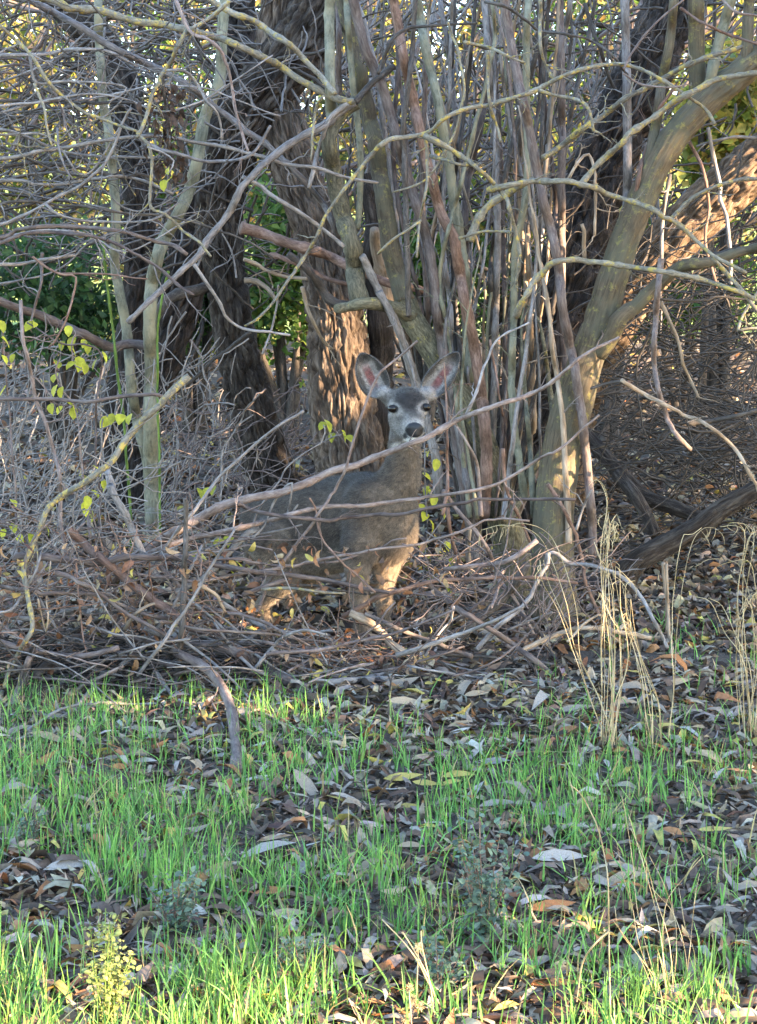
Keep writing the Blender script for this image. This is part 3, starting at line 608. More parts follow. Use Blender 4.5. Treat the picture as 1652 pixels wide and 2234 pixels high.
for i in range(15):
    y0 = rng.uniform(0, 640); x1 = rng.uniform(120, 640); yy = rng.uniform(8.5, 9.8); w = rng.uniform(4, 8)
    pts = [(-200, y0 + rng.normal(0, 60)), (x1 * 0.3, y0 + rng.normal(-10, 45)), (x1 * 0.65, y0 + rng.normal(0, 70)), (x1, y0 + rng.normal(30, 120))]
    branch(tL, pts, w, 3, yy, yy + rng.uniform(-0.3, 0.3), ['gray', 'dark', 'purple', 'gray', 'lichen'][rng.integers(5)], 'branch', 6, 0.8, tl=(30, 130))
# hanging bunch of dead leaves in the upper left
tDl = thing('dead_leaf_bunch', 'dark bunch of shrivelled brown leaves hanging in the upper left branches', 'leaves', P(355, 160, 8.62))
b0 = base_of(tDl)
branch(tDl, [(355, 160), (362, 250), (366, 330), (372, 400)], 8, 4, 8.62, 8.62, 'dark', 'twig', 6, 2.0, tl=(20, 60))

# ------------------------------------------------------------------ leaf builders
def rotm(yaw, pitch, roll):
    cy, sy = np.cos(yaw), np.sin(yaw); cq, sq = np.cos(pitch), np.sin(pitch); cr, sr = np.cos(roll), np.sin(roll)
    f = np.stack([cy * cq, sy * cq, sq], -1)
    s0 = np.stack([-sy, cy, 0 * cy], -1); u0 = np.cross(f, s0)
    s = s0 * cr[..., None] + u0 * sr[..., None]; u = np.cross(f, s)
    return f, s, u
PROF = {'lance': (np.array([0, .18, .42, .70, 1.0]), np.array([.03, .72, 1.0, .72, .02])),
        'ovate': (np.array([0, .15, .40, .72, 1.0]), np.array([.05, .80, 1.0, .72, .04]))}
def leaves(c, L, W, yaw, pitch, roll, curl, fold, colr, shape='lance'):
    """c (N,3) leaf centres; returns verts, quads, colours; 15 verts, 8 quads a leaf"""
    N = len(c); st, pr = PROF[shape]
    f, s, u = rotm(yaw, pitch, roll)
    a = (st - 0.5)[None, :] * L[:, None]
    zc = -curl[:, None] * L[:, None] * ((st[None] - 0.5) ** 2 * 4 - 0.5)
    mid = c[:, None] + a[..., None] * f[:, None] + zc[..., None] * u[:, None]
    hw = pr[None] * W[:, None] / 2
    zf = hw * fold[:, None]
    lf = mid + hw[..., None] * s[:, None] + zf[..., None] * u[:, None]
    rt = mid - hw[..., None] * s[:, None] + zf[..., None] * u[:, None]
    V = np.stack([lf, mid, rt], 2).reshape(-1, 3)
    b = np.arange(N)[:, None, None] * 15; i = np.arange(4)[None, :, None] * 3; j = np.arange(2)[None, None]
    Q = np.stack([b + i + j, b + i + j + 1, b + i + j + 4, b + i + j + 3], -1).reshape(-1, 4)
    return V, Q, np.repeat(colr, 15, 0)
def small_leaves(c, L, W, nrmv, colr):
    """folded diamonds, 2 triangles each, around random directions"""
    N = len(c); f = nrm(np.cross(nrmv, rng.normal(size=(N, 3)))); s = np.cross(nrmv, f)
    V = np.stack([c - f * L[:, None] / 2, c + s * W[:, None] / 2 + nrmv * W[:, None] * .2, c + f * L[:, None] / 2, c - s * W[:, None] / 2 + nrmv * W[:, None] * .2], 1).reshape(-1, 3)
    b = np.arange(N)[:, None] * 4
    T = np.concatenate([b + np.array([0, 1, 2]), b + np.array([0, 2, 3])])
    return V, T, np.repeat(colr, 4, 0)
def pal(cols, n, var=0.18, p=None):
    cols = np.asarray(cols, float); i = rng.choice(len(cols), n, p=p)
    return np.clip(cols[i] * (1 + rng.normal(0, var, (n, 1))) * (1 + rng.normal(0, 0.05, (n, 3))), 0.004, 0.9)
# dead leaves of the hanging bunch: each its own piece
for i in range(130):
    px, py = 366 + rng.normal(0, 22), rng.uniform(190, 400)
    c = P(px, py, 8.62 + rng.normal(0, 0.05)) - b0
    L = rng.uniform(.03, .07, 1)
    V, Q, C = leaves(c[None], L, L * .45, rng.random(1) * 6.3, np.array([-1.2 + rng.normal(0, .3)]), rng.random(1) * 6, np.array([rng.uniform(.1, .4)]), np.array([.5]), np.ones((1, 3)) * .1, 'ovate')
    obj('leaf', mesh('leaf', V, Q, mat=M['deadleaf'], colr=C), tDl)

# ------------------------------------------------------------------ leafy shrub with yellowing leaves
def leafy(name, label, cat, base, twigs, lv, Yd, size=25, group=None):
    t = thing(name, label, cat, base, group); b = base_of(t)
    SW = np.concatenate([branch(t, pts, w, max(2.5, w * .5), Yd, Yd, mt, 'stem', 6, 0.35, tl=(20, 70))[1] for pts, w, mt in twigs])
    for (px, py) in lv:
        y = Yd + rng.normal(0, .03); c = P(px, py, y)
        L = np.array([size * rng.uniform(.8, 1.25) * y / FPX * 1.15]); 
        yaw = np.array([rng.uniform(-2.6, -.5)]); pit = np.array([rng.uniform(-1.3, -.5)])
        V, Q, C = leaves((c - b)[None], L, L * rng.uniform(.6, .75), yaw, pit, rng.normal(0, .5, 1), np.array([rng.uniform(.02, .15)]), np.array([.25]), np.ones((1, 3)), 'ovate')
        lf = obj('leaf', mesh('leaf', V, Q, mat=M['yleaf']), t)
        a0 = SW[np.argmin(np.linalg.norm(SW - c, axis=1) + (SW[:, 2] < c[2]) * .02)] - b; a1 = V[1]; s_ = np.linspace(0, 1, 7)[:, None]
        pt = a0 * (1 - s_) + a1 * s_ + np.array([0, 0, .03]) * np.sin(s_ * 3.14) * min(1, np.linalg.norm(a1 - a0) * 6)
        V, Q, Tr, B_ = tubes(pt[None], np.linspace(.0016, .0009, 7)[None], 4); obj('stalk', mesh('stalk', V, Q, Tr, M['gray'], bk=B_), lf)
Y1 = Z(3, [(25, 370), (20, 445), (55, 440), (15, 580), (150, 290), (300, 320), (270, 385), (315, 375), (365, 375), (320, 410), (385, 400), (250, 465), (310, 470), (345, 465), (370, 485), (455, 435), (240, 525), (240, 580), (268, 590), (225, 660), (260, 665), (320, 680), (310, 645), (460, 720), (487, 705), (525, 705), (565, 705), (415, 465), (130, 300), (8, 300)])
leafy('leafy_shrub', 'thin shrub with yellow-green leaves at the left, before the saplings', 'shrub', base_pt(230, 1330, 8.2),
      [(Z(3, [(520, 1560), (440, 1123), (420, 700), (440, 440), (380, 380), (280, 375), (190, 330), (120, 285)]), 7, 'purple'),
       (Z(3, [(420, 1500), (360, 900), (330, 660), (270, 580), (240, 500), (260, 440)]), 6, 'pink'),
       (Z(3, [(560, 820), (470, 690), (400, 640), (330, 600)]), 4, 'gray'), (Z(3, [(560, 700), (520, 690), (450, 700), (440, 800), (450, 1000)]), 4, 'gray'),
       (Z(3, [(100, 1500), (60, 900), (30, 600), (20, 400), (10, 300)]), 6, 'purple'), (Z(3, [(330, 330), (310, 380), (320, 460), (380, 490)]), 3, 'pink')],
      Y1, 8.2)
leafy('leafy_shrub', 'low yellow-leaved sprouts poking from the brush pile at the left', 'shrub', base_pt(100, 1420, 7.9),
      [(Z(5, [(200, 700), (150, 400), (110, 230), (40, 180)]), 5, 'purple'), (Z(5, [(500, 600), (450, 300), (400, 130), (380, 60), (415, 0)]), 5, 'pink')],
      Z(5, [(370, 110), (400, 140), (380, 80), (90, 235), (135, 235), (15, 215), (60, 190), (205, 200), (60, 80), (470, 15)]) + Z(3, [(425, 930), (415, 1030), (380, 1095), (455, 990)]), 7.9)
leafy('leafy_twig', 'slender grey twig carrying round yellow leaves in front of the sunlit trunk', 'twig', base_pt(560, 1380, 8.0),
      [(Z(3, [(1080, 1250), (1120, 1123), (1220, 960), (1320, 860), (1440, 790), (1490, 775)]), 5, 'gray'), (Z(3, [(1400, 815), (1420, 760), (1410, 730)]), 3, 'gray')],
      Z(3, [(1405, 735), (1430, 735), (1450, 785), (1500, 780), (1525, 790)]), 8.0)
leafy('leafy_twig', 'young sprout with lobed yellow-green leaves beside the deer\'s rump', 'shrub', base_pt(470, 1380, 8.0),
      [(Z(5, [(800, 700), (860, 400), (930, 280), (1000, 230)]), 4, 'pink'), (Z(5, [(1040, 700), (1020, 450), (1040, 350)]), 4, 'pink'), (Z(5, [(900, 300), (890, 150), (900, 20)]), 4, 'gray')],
      Z(5, [(950, 260), (985, 240), (1005, 250), (1010, 385), (1045, 355), (850, 315)]) + Z(3, [(875, 1030), (900, 1020), (930, 1015)]), 8.0, 24)
leafy('leafy_twig', 'upright sprout with small yellow leaves between the deer\'s chest and the willow stool', 'shrub', base_pt(930, 1290, 8.75),
      [(Z(6, [(180, 560), (200, 300), (210, 100), (200, -150), (230, -300)]), 4, 'gray'), (Z(6, [(200, 260), (260, 180), (300, 130)]), 3, 'gray'), (Z(6, [(205, 200), (300, 270), (330, 340)]), 3, 'gray')],
      Z(4, [(220, 850), (250, 905), (210, 955), (220, 1025), (190, 1090)]) + Z(6, [(200, 140), (230, 180), (300, 270), (310, 460), (280, 130), (320, 340), (210, 30), (240, 70)]), 8.75, 24)
leafy('leafy_twig', 'three pale green leaves hanging from a thin grey branch above the saplings', 'twig', P(352, 375, 8.35),
      [(Z(1, [(640, 640), (700, 660), (760, 700), (740, 750)]), 4, 'gray')], Z(1, [(735, 745), (715, 810), (737, 790)]), 8.35, 24)

# ------------------------------------------------------------------ brush pile: every stick a thing
def stick(pts, w0, w1, Y0, Y1, mat, label, group=None, twigs=0.5, name='fallen_branch', k=9, tl=(20, 90)):
    o, W, r = branch(None, pts, w0, w1, Y0, Y1, mat, name, k, 0, knob=0.08)
    tag(o, label, 'stem' if name == 'dead_sapling' else 'branch', group)
    L = np.linalg.norm(np.diff(W, axis=0), axis=1).sum(); nt = rng.poisson(twigs * L * 4)
    if nt:
        V, Q, T, B_ = side_twigs(W, r, nt, tl)
        c = obj('twigs', mesh('twigs', V - W[0], Q, T, M[mat], bk=B_), o); c['kind'] = 'stuff'
    return o
GP = 'sticks of the brush pile'
LP = 'bare brown stick tangled in the brush pile left of and before the deer'
stick(Z(5, [(480, 420), (560, 350), (620, 300), (700, 250), (790, 190), (880, 140), (980, 90)]) + Z(3, [(1100, 1050), (1230, 1020), (1350, 980), (1450, 930), (1560, 900), (1650, 870)]) + Z(4, [(100, 830), (200, 790), (300, 735), (400, 690), (520, 640), (640, 605), (720, 570), (800, 510), (880, 440), (960, 390), (1050, 350)]), 24, 6, 7.95, 7.6, 'pink', 'longest arching branch, sweeping from the pile up past the deer\'s chin')
stick(Z(5, [(620, 330), (680, 290), (800, 240), (900, 220), (1050, 190), (1200, 150), (1350, 110), (1500, 95), (1652, 90)]) + Z(6, [(120, 65), (250, 55), (350, 35), (480, 10), (560, -25)]) + Z(4, [(700, 880), (830, 800), (960, 690)]), 13, 5, 7.8, 7.6, 'pink', 'thin branch crossing the deer\'s ribs and rising right of its chest')
stick(Z(5, [(1040, 80), (1130, 120), (1240, 140), (1400, 150), (1550, 140), (1652, 135)]) + Z(6, [(130, 120), (250, 100), (400, 75), (560, 60), (700, 60), (860, 68)]), 9, 7, 7.7, 7.7, 'purple', 'straight purple-brown branch crossing the middle of the deer\'s flank')
stick(Z(5, [(60, 330), (100, 310), (300, 330), (450, 340), (560, 320), (700, 325), (850, 335), (1000, 360), (1150, 385), (1300, 400), (1450, 425), (1600, 455), (1700, 470)]), 17, 8, 7.6, 7.6, 'purple', 'long level grey-purple branch ending across the deer\'s forelegs')
stick(Z(5, [(560, 390), (700, 410), (850, 420), (1000, 400), (1200, 370), (1350, 345), (1500, 310), (1652, 280)]) + Z(6, [(150, 260), (300, 220), (420, 170), (480, 145), (660, 155)]), 8, 5, 7.65, 7.6, 'pink', 'thin branch under the deer\'s belly rising to its brisket')
stick(Z(5, [(830, 350), (1000, 325), (1200, 350), (1380, 340), (1500, 325), (1652, 285)]) + Z(6, [(60, 245), (120, 230)]), 7, 4, 7.7, 7.7, 'purple', 'short twig crossing low over the deer\'s shoulder')
stick(Z(5, [(805, 60), (812, 130), (810, 350), (805, 500), (790, 650), (775, 800), (770, 900)]), 10, 15, 7.4, 7.4, 'dark', 'upright dark stem standing in the brush pile', name='dead_sapling')
stick(Z(5, [(300, 190), (400, 290), (500, 370), (580, 440), (660, 500), (740, 550), (820, 620)]), 20, 18, 7.7, 7.5, 'red', 'orange-brown stick slanting down through the brush pile')
stick(Z(5, [(-120, 660), (0, 690), (100, 710), (250, 740), (400, 740), (520, 715)]), 13, 12, 7.4, 7.4, 'pink', 'pinkish stick lying level at the left end of the pile')
stick(Z(5, [(760, 730), (880, 790), (930, 830), (980, 900), (1010, 980), (1022, 1060), (1030, 1150), (1034, 1250)]), 20, 25, 7.5, 6.1, 'purple', 'thick brown branch bending down from the pile onto the grass')
stick(Z(5, [(850, 690), (920, 705), (1030, 730), (1120, 780), (1230, 840), (1345, 895)]), 22, 22, 7.6, 7.35, 'purple', 'stout brown log sloping out of the pile before the deer')
stick(Z(5, [(110, 1070), (220, 1000), (330, 960), (450, 950), (580, 955), (690, 952)]), 7, 6, 6.65, 7.1, 'gray', 'slim grey twig lying on the green grass before the pile')
stick(Z(5, [(400, 1050), (500, 1065), (640, 1060), (760, 1040), (900, 990)]), 6, 5, 6.72, 6.95, 'gray', 'curved thin twig half sunk in the grass before the pile')
stick(Z(3, [(830, 515), (740, 600), (640, 690), (560, 790), (500, 890), (430, 940), (340, 1000)]) + Z(5, [(320, 20), (220, 90), (180, 200), (120, 320), (105, 400), (120, 500), (140, 620), (90, 720), (40, 820), (5, 920)]), 17, 9, 7.7, 7.3, 'lichen', 'lichen-spotted crooked branch leaning in the brush at the far left', twigs=0.4)
stick(Z(3, [(-100, 640), (0, 625), (200, 620), (390, 630), (560, 600), (690, 600), (740, 640)]), 9, 8, 7.8, 7.7, 'purple', 'level purple branch hooked over the crooked lichen branch')
stick(Z(3, [(470, 930), (500, 1040)]) + Z(5, [(480, 0), (520, 90), (570, 200), (625, 300), (700, 420)]), 16, 16, 7.9, 7.7, 'gray', 'pale grey post-like branch leaning into the pile below the sapling')
stick(Z(3, [(88, 185), (100, 350), (140, 500), (160, 620), (200, 720), (240, 850), (265, 1000), (262, 1123)]) + Z(5, [(270, 200), (300, 420)]), 8, 9, 7.9, 7.7, 'pink', 'tall pale dead stem with a snapped top at the left', name='dead_sapling')
stick(Z(3, [(1322, 668), (1220, 730), (1100, 830), (1000, 920), (920, 1010), (850, 1110)]) + Z(5, [(800, 170), (720, 280), (640, 400)]), 6, 9, 7.8, 7.7, 'gray', 'straight pale grey stick pointing up toward the deer\'s shoulder')
stick(Z(4, [(165, 362), (100, 420), (40, 470), (0, 510)]) + Z(3, [(1600, 650), (1550, 800), (1520, 900), (1480, 980), (1430, 1060)]) + Z(5, [(1390, 130), (1320, 230), (1250, 320), (1180, 420), (1120, 560)]), 5, 8, 7.75, 7.7, 'pink', 'pink-brown wand crossing the deer\'s neck and flank from left ear to belly')
stick(Z(3, [(1300, 1080), (1250, 1140)]) + Z(5, [(1280, 0), (1200, 60), (1150, 180), (1100, 240)]), 4, 5, 7.75, 7.7, 'gray', 'short forked grey twig before the deer\'s ribs', name='twig')
stick(Z(5, [(1350, 60), (1375, 110), (1390, 190), (1430, 270), (1500, 350), (1560, 400), (1640, 470)]), 4, 5, 7.7, 7.6, 'red', 'thin red twig curving down across the deer\'s shoulder', name='twig')
stick(Z(5, [(560, 350), (800, 310), (1000, 290), (1080, 265), (1190, 285)]), 6, 4, 7.7, 7.7, 'pink', 'short knobbly twig pointing at the deer\'s rump', name='twig')
stick(Z(5, [(520, 330), (800, 300), (1000, 250), (1150, 215), (1320, 178)]), 6, 4, 7.75, 7.75, 'gray', 'fine straight twig over the deer\'s hindquarters', name='twig')
stick(Z(5, [(760, 480), (900, 400), (1060, 230), (1130, 190)]), 12, 14, 7.6, 7.8, 'gray', 'grey branch with a broken stub end beside the deer\'s rump')
stick(Z(5, [(1060, 480), (1150, 450), (1250, 415)]), 10, 11, 7.6, 7.7, 'purple', 'bent purple branch under the deer\'s belly')
stick(Z(5, [(1140, 460), (1250, 455), (1400, 470), (1505, 478)]), 8, 5, 7.5, 7.5, 'lichen', 'short lichen-yellowed twig lying level under the deer\'s belly', name='twig')
stick(Z(6, [(285, 368), (350, 365), (420, 360), (520, 340), (600, 310), (690, 245)]), 9, 12, 7.9, 7.8, 'pink', 'bent tan stick with a broken upper end right of the deer\'s legs')
stick(Z(5, [(1500, 580), (1600, 530)]) + Z(6, [(0, 490), (150, 445), (300, 415), (500, 410), (700, 410), (870, 432)]), 12, 6, 7.7, 7.8, 'red', 'long level red-brown branch right of the deer\'s forelegs')
stick(Z(6, [(735, 380), (740, 310), (775, 308), (832, 348), (930, 355), (1020, 380), (1080, 410), (1150, 500), (1200, 600), (1262, 715)]), 10, 8, 8.0, 7.6, 'gray', 'kinked grey branch arching down to the litter beside the smooth tree')
stick(Z(6, [(742, 300), (740, 360), (700, 425), (620, 540), (500, 640), (430, 720)]), 8, 11, 7.9, 7.7, 'gray', 'grey branch slanting down left from the kinked branch')
stick(Z(6, [(650, 350), (600, 430), (540, 500), (440, 590), (330, 690)]), 20, 24, 8.3, 8.0, 'dark', 'thick charred-looking branch leaning in front of the willow stool')
stick(Z(6, [(200, 420), (320, 520), (430, 600), (560, 680), (700, 780), (760, 830)]), 11, 13, 7.8, 7.5, 'purple', 'purple-brown stick sloping down right before the willow stool')
stick(Z(6, [(-60, 560), (0, 590), (120, 640), (250, 690), (410, 752)]), 9, 10, 7.6, 7.5, 'purple', 'dark stick sloping down from the deer\'s hooves to the right')
stick(Z(6, [(600, 740), (650, 710), (760, 665), (860, 635), (960, 625), (1080, 650), (1190, 672)]), 11, 10, 7.7, 7.9, 'tan', 'pale tan barkless branch arched over the litter before the smooth tree')
stick(Z(6, [(1246, 345), (1252, 450), (1258, 570), (1262, 700)]), 9, 9, 8.3, 8.3, 'tan', 'pale split stake standing in the litter at the right, the shorter of two', name='wood_stake', twigs=0)
stick(Z(6, [(1254, 352), (1262, 480), (1270, 650), (1274, 740)]), 6, 8, 8.27, 8.27, 'tan', 'thin pale stake standing close beside the split stake at the right', name='wood_stake', twigs=0)
stick(Z(6, [(-120, 560), (-40, 600), (20, 660), (60, 700), (120, 740)]), 17, 18, 7.75, 7.6, 'tan', 'bare orange stick lying at the deer\'s forefeet, catching the sun')
stick(Z(5, [(1400, 870), (1500, 855), (1600, 850)]) + Z(6, [(20, 845), (60, 850)]), 16, 14, 7.4, 7.4, 'gray', 'grey limb lying flat at the front edge of the pile')
CN = {'pink': 'pinkish brown', 'purple': 'purple-brown', 'gray': 'weathered grey', 'dark': 'dark brown', 'red': 'red-brown', 'tan': 'pale barkless'}
def pile_label(w, mt):
    a = ('stout ' if w >= 9 else 'thin ' if w >= 5.5 else 'wiry ') + CN[mt]
    return a + ' stick tangled in the brush pile beside the deer', a + ' sticks of the brush pile'
for pts, w, mt in [([(300, 920), (400, 860), (480, 820), (540, 790)], 10, 'pink'), ([(430, 1010), (550, 930), (650, 870), (760, 830), (900, 800)], 8, 'pink'), ([(240, 380), (400, 450), (520, 540), (620, 600), (770, 690)], 11, 'purple'),
                   ([(0, 440), (150, 470), (300, 480), (450, 490), (620, 560), (780, 600)], 9, 'purple'), ([(380, 620), (500, 660), (620, 680), (760, 690), (900, 700)], 13, 'purple'), ([(100, 880), (130, 780), (150, 700)], 17, 'dark'), ([(60, 960), (90, 870), (130, 760)], 18, 'purple'),
                   ([(150, 840), (200, 800), (260, 740)], 22, 'dark'), ([(700, 350), (760, 420), (830, 520), (900, 560)], 10, 'pink'), ([(870, 430), (940, 480), (990, 560)], 9, 'tan'), ([(700, 600), (900, 640), (1100, 650), (1300, 670), (1600, 720)], 7, 'purple'),
                   ([(1040, 690), (1200, 690), (1380, 720), (1510, 775)], 6, 'pink'), ([(1040, 960), (1100, 985), (1180, 1010), (1290, 1090)], 9, 'gray'), ([(880, 860), (920, 940), (960, 1020), (990, 1090)], 6, 'gray'), ([(540, 640), (600, 560), (700, 520), (850, 540)], 8, 'tan'),
                   ([(1190, 720), (1250, 760), (1320, 800), (1450, 830)], 9, 'gray'), ([(1160, 700), (1200, 800), (1240, 960)], 6, 'pink'), ([(0, 560), (60, 540), (140, 400), (180, 300)], 7, 'gray'), ([(330, 340), (340, 500), (360, 640), (380, 730)], 5, 'red'), ([(170, 500), (200, 640), (210, 440), (220, 330)], 4, 'tan')]:
    stick(Z(5, pts), w, w * .7, 7.55 + rng.normal(0, .12), 7.45 + rng.normal(0, .12), mt, *pile_label(w, mt))
for pts, w, mt in [([(290, 740), (500, 760), (650, 790), (800, 800)], 7, 'dark'), ([(180, 640), (190, 730), (200, 810)], 6, 'wood'), ([(250, 730), (300, 620), (325, 530)], 6, 'wood'), ([(560, 640), (650, 600), (760, 560)], 6, 'gray'), ([(860, 200), (890, 100), (930, 30)], 6, 'gray'),
                   ([(560, 700), (650, 760), (790, 790)], 9, 'purple'), ([(540, 380), (520, 460), (490, 540)], 8, 'pink'), ([(380, 560), (480, 480), (560, 400)], 7, 'purple'), ([(620, 560), (700, 640), (770, 760), (810, 800)], 8, 'purple'), ([(820, 690), (960, 570), (1000, 640), (1060, 700)], 6, 'tan')]:
    stick(Z(6, pts), w, w * .7, 7.75 + rng.normal(0, .15), 7.65 + rng.normal(0, .12), mt, 'thin dead stick leaning or lying among debris right of the deer\'s legs', 'sticks right of the deer')
# more sticks inside the pile
for i in range(104):
    x0 = rng.uniform(-60, 600) if i < 84 else rng.uniform(560, 1000)
    top = 1200 + 0.10 * abs(x0 - 200) + max(0, x0 - 420) * 0.9; top = min(top, 1400)
    y0 = top + (1480 - top) * rng.random() ** .7; L = rng.uniform(120, 480); a = rng.normal(0.08, 0.5)
    yy = 7.95 - (y0 - 1200) / 280 * 0.55 + rng.normal(0, .12)
    x1, y1 = x0 + L * math.cos(a) * (1 if rng.random() < .6 else -1), y0 + L * math.sin(a)
    y1 = min(y1, rng.uniform(1450, 1570) if x0 < 560 else 1490)
    ye = min(yy + rng.normal(0, .15), 6232 / (y1 - 660) - .03); yy = min(yy, 6232 / (y0 - 660) - .03)
    sag = rng.normal(0, 22); mt = ['purple', 'pink', 'gray', 'dark', 'gray', 'gray'][rng.integers(6)]
    w = rng.choice([4, 5, 6, 7, 9, 12], p=[.2, .25, .2, .17, .12, .06])
    stick([(x0, y0), ((2 * x0 + x1) / 3, (2 * y0 + y1) / 3 + sag), ((x0 + 2 * x1) / 3, (y0 + 2 * y1) / 3 + sag), (x1, y1)], w, w * .6, yy, ye, mt, *pile_label(w, mt), k=7)

# ------------------------------------------------------------------ tangles of fine twigs that read as one mass
def tangle(name, label, cat, n, boxes, Yr, L, w, ang, mat, bend=0.35, m=11, k=4):
    T = np.zeros((n, m, 3)); R = np.zeros((n, m)); s = np.linspace(0, 1, m)[:, None]
    bw = np.array([b[4] for b in boxes], float); bi = rng.choice(len(boxes), n, p=bw / bw.sum())
    for i in range(n):
        b = boxes[bi[i]]; yy = rng.uniform(*Yr); c = P(rng.uniform(b[0], b[1]), rng.uniform(b[2], b[3]), yy)
        ln = rng.uniform(*L) * yy / FPX; a = rng.normal(*ang) + (math.pi if rng.random() < .5 else 0)
        d = nrm(np.array([math.cos(a), rng.normal(0, .45), math.sin(a)])); bd = rng.normal(size=3) * bend
        T[i] = c + ln * (d * (s - .5) + bd * (s - .5) ** 2)
        jit = np.cumsum(rng.normal(size=(m, 3)), 0) * ln * 0.016; T[i] += jit
        zt = terrain(T[i, :, 0], T[i, :, 1]); T[i, :, 2] = np.maximum(T[i, :, 2], zt + 0.005)
        ww = rng.uniform(*w) / 2 * yy / FPX; R[i] = np.linspace(ww, ww * .45, m)
    b0 = T[0, 0].copy(); b0[2] = float(terrain(b0[0], b0[1]))
    V, Q, Tr, B_ = tubes(T - b0, R, k, cap=False)
    o = obj(name, mesh(name, V, Q, Tr, M[mat], bk=B_), None, b0)
    return tag(o, label, cat, kind='stuff')
tangle('twig_thicket', 'fine grey twigs tangled in the upper left background', 'twigs', 190, [(-150, 650, -60, 560, 3), (200, 760, -60, 300, 1)], (9.4, 12.5), (60, 300), (2.5, 6), (-0.2, 0.8), 'gray')
tangle('twig_thicket', 'fine dark twigs tangled in the upper left background', 'twigs', 240, [(-150, 650, -60, 600, 3), (200, 760, -60, 300, 1)], (10, 13), (80, 360), (3, 9), (0.1, 0.9), 'dark')
tangle('twig_thicket', 'thin upright grey twigs behind the willow shoots', 'twigs', 170, [(760, 1450, -80, 640, 1)], (11.4, 12.6), (150, 520), (3, 8), (1.45, 0.35), 'gray')
tangle('twig_thicket', 'criss-crossing brown twigs high between willow and smooth tree', 'twigs', 110, [(800, 1700, -80, 480, 1)], (9.2, 11), (100, 350), (3, 7), (0.6, 0.5), 'dark')
tangle('brush_mass', 'far wall of dim brown twigs behind all the trunks', 'brush', 460, [(-100, 1750, -80, 640, 1)], (13.5, 19), (120, 480), (3, 11), (0.6, 0.9), 'dark')
tangle('brush_mass', 'far wall of greyish bare branches behind all the trunks', 'brush', 150, [(-100, 1750, -80, 640, 1)], (13.5, 19), (150, 600), (4, 15), (0.9, 0.7), 'purple')
tangle('brush_mass', 'dim mass of fine brown brush at the right behind the leaning trunk', 'brush', 420, [(1300, 1760, 560, 1000, 2), (1300, 1760, 850, 1250, 1.4)], (9.6, 13), (120, 380), (2.5, 6), (0.0, 0.45), 'dark')
tangle('brush_mass', 'pale grey stems in the brush at the right', 'brush', 150, [(1290, 1740, 520, 1250, 1)], (9.2, 12), (100, 380), (2.5, 6), (0.9, 0.7), 'dark')
tangle('brush_mass', 'pale dry twiggy undergrowth at the left beyond the pile', 'brush', 330, [(-100, 540, 780, 1180, 1)], (9.2, 13), (60, 260), (2, 5), (1.1, 0.6), 'gray')
tangle('brush_mass', 'brown twiggy undergrowth between saplings and deer', 'brush', 190, [(340, 760, 880, 1140, 1)], (9.6, 13), (50, 220), (2, 5), (0.7, 0.7), 'purple')
tangle('pile_twigs', 'fine reddish twigs packed within the brush pile', 'twigs', 130, [(-120, 480, 1150, 1490, 3), (450, 900, 1400, 1490, 1.0)], (7.35, 8.0), (60, 260), (2, 4.5), (0.1, 0.8), 'red', bend=0.25)
tangle('pile_twigs', 'fine grey-purple twigs packed within the brush pile', 'twigs', 200, [(-120, 500, 1130, 1500, 3), (450, 950, 1390, 1500, 1.0)], (7.35, 8.0), (60, 300), (2, 5), (0.1, 0.7), 'purple', bend=0.25)
tangle('pile_twigs', 'dark twigs at the bottom of the brush pile', 'twigs', 240, [(-120, 600, 1400, 1500, 3)], (7.4, 8.1), (80, 300), (3, 8), (0.0, 0.3), 'dark', bend=0.2)
tangle('pile_twigs', 'grey wiry twigs arching out of the top of the brush pile', 'twigs', 90, [(-120, 400, 1020, 1300, 1)], (7.5, 8.3), (120, 380), (2, 4.5), (0.4, 0.8), 'gray', bend=0.4)
tangle('debris_twigs', 'small twigs strewn around the willow stool right of the deer', 'twigs', 200, [(900, 1320, 1200, 1430, 1)], (7.6, 9.0), (50, 240), (2, 5), (0.3, 0.8), 'pink', bend=0.25)

# ------------------------------------------------------------------ the deer: one continuous skin grown from a distance field
DY = 8.40; SC = DY / FPX
def dp(px, py, d): return P(px, py, DY + d)
HEAD = nrm(np.array([0.80, -0.60, 0.0])); LAT = np.array([-0.60, -0.80, 0.0])   # heading; camera-side flank
VOX = 0.0052
lo = np.array([dp(505, 0, 0)[0] - .05, DY - .62, -0.03]); hi = np.array([dp(1015, 0, 0)[0] + .05, DY + .70, dp(0, 755, -.1)[2] + .03])
dims = np.ceil((hi - lo) / VOX).astype(int)
F = np.full(dims, 0.30, np.float32)
def block(a, b):
    i0 = np.clip(np.floor((np.asarray(a) - lo) / VOX).astype(int), 0, dims - 1); i1 = np.clip(np.ceil((np.asarray(b) - lo) / VOX).astype(int) + 1, 1, dims)
    g = [lo[k] + np.arange(i0[k], i1[k], dtype=np.float32) * VOX for k in range(3)]
    return (slice(i0[0], i1[0]), slice(i0[1], i1[1]), slice(i0[2], i1[2])), np.meshgrid(*g, indexing='ij', sparse=True)
def smin(a, b, k):
    h = np.clip(0.5 + 0.5 * (b - a) / k, 0, 1); return b + (a - b) * h - k * h * (1 - h)
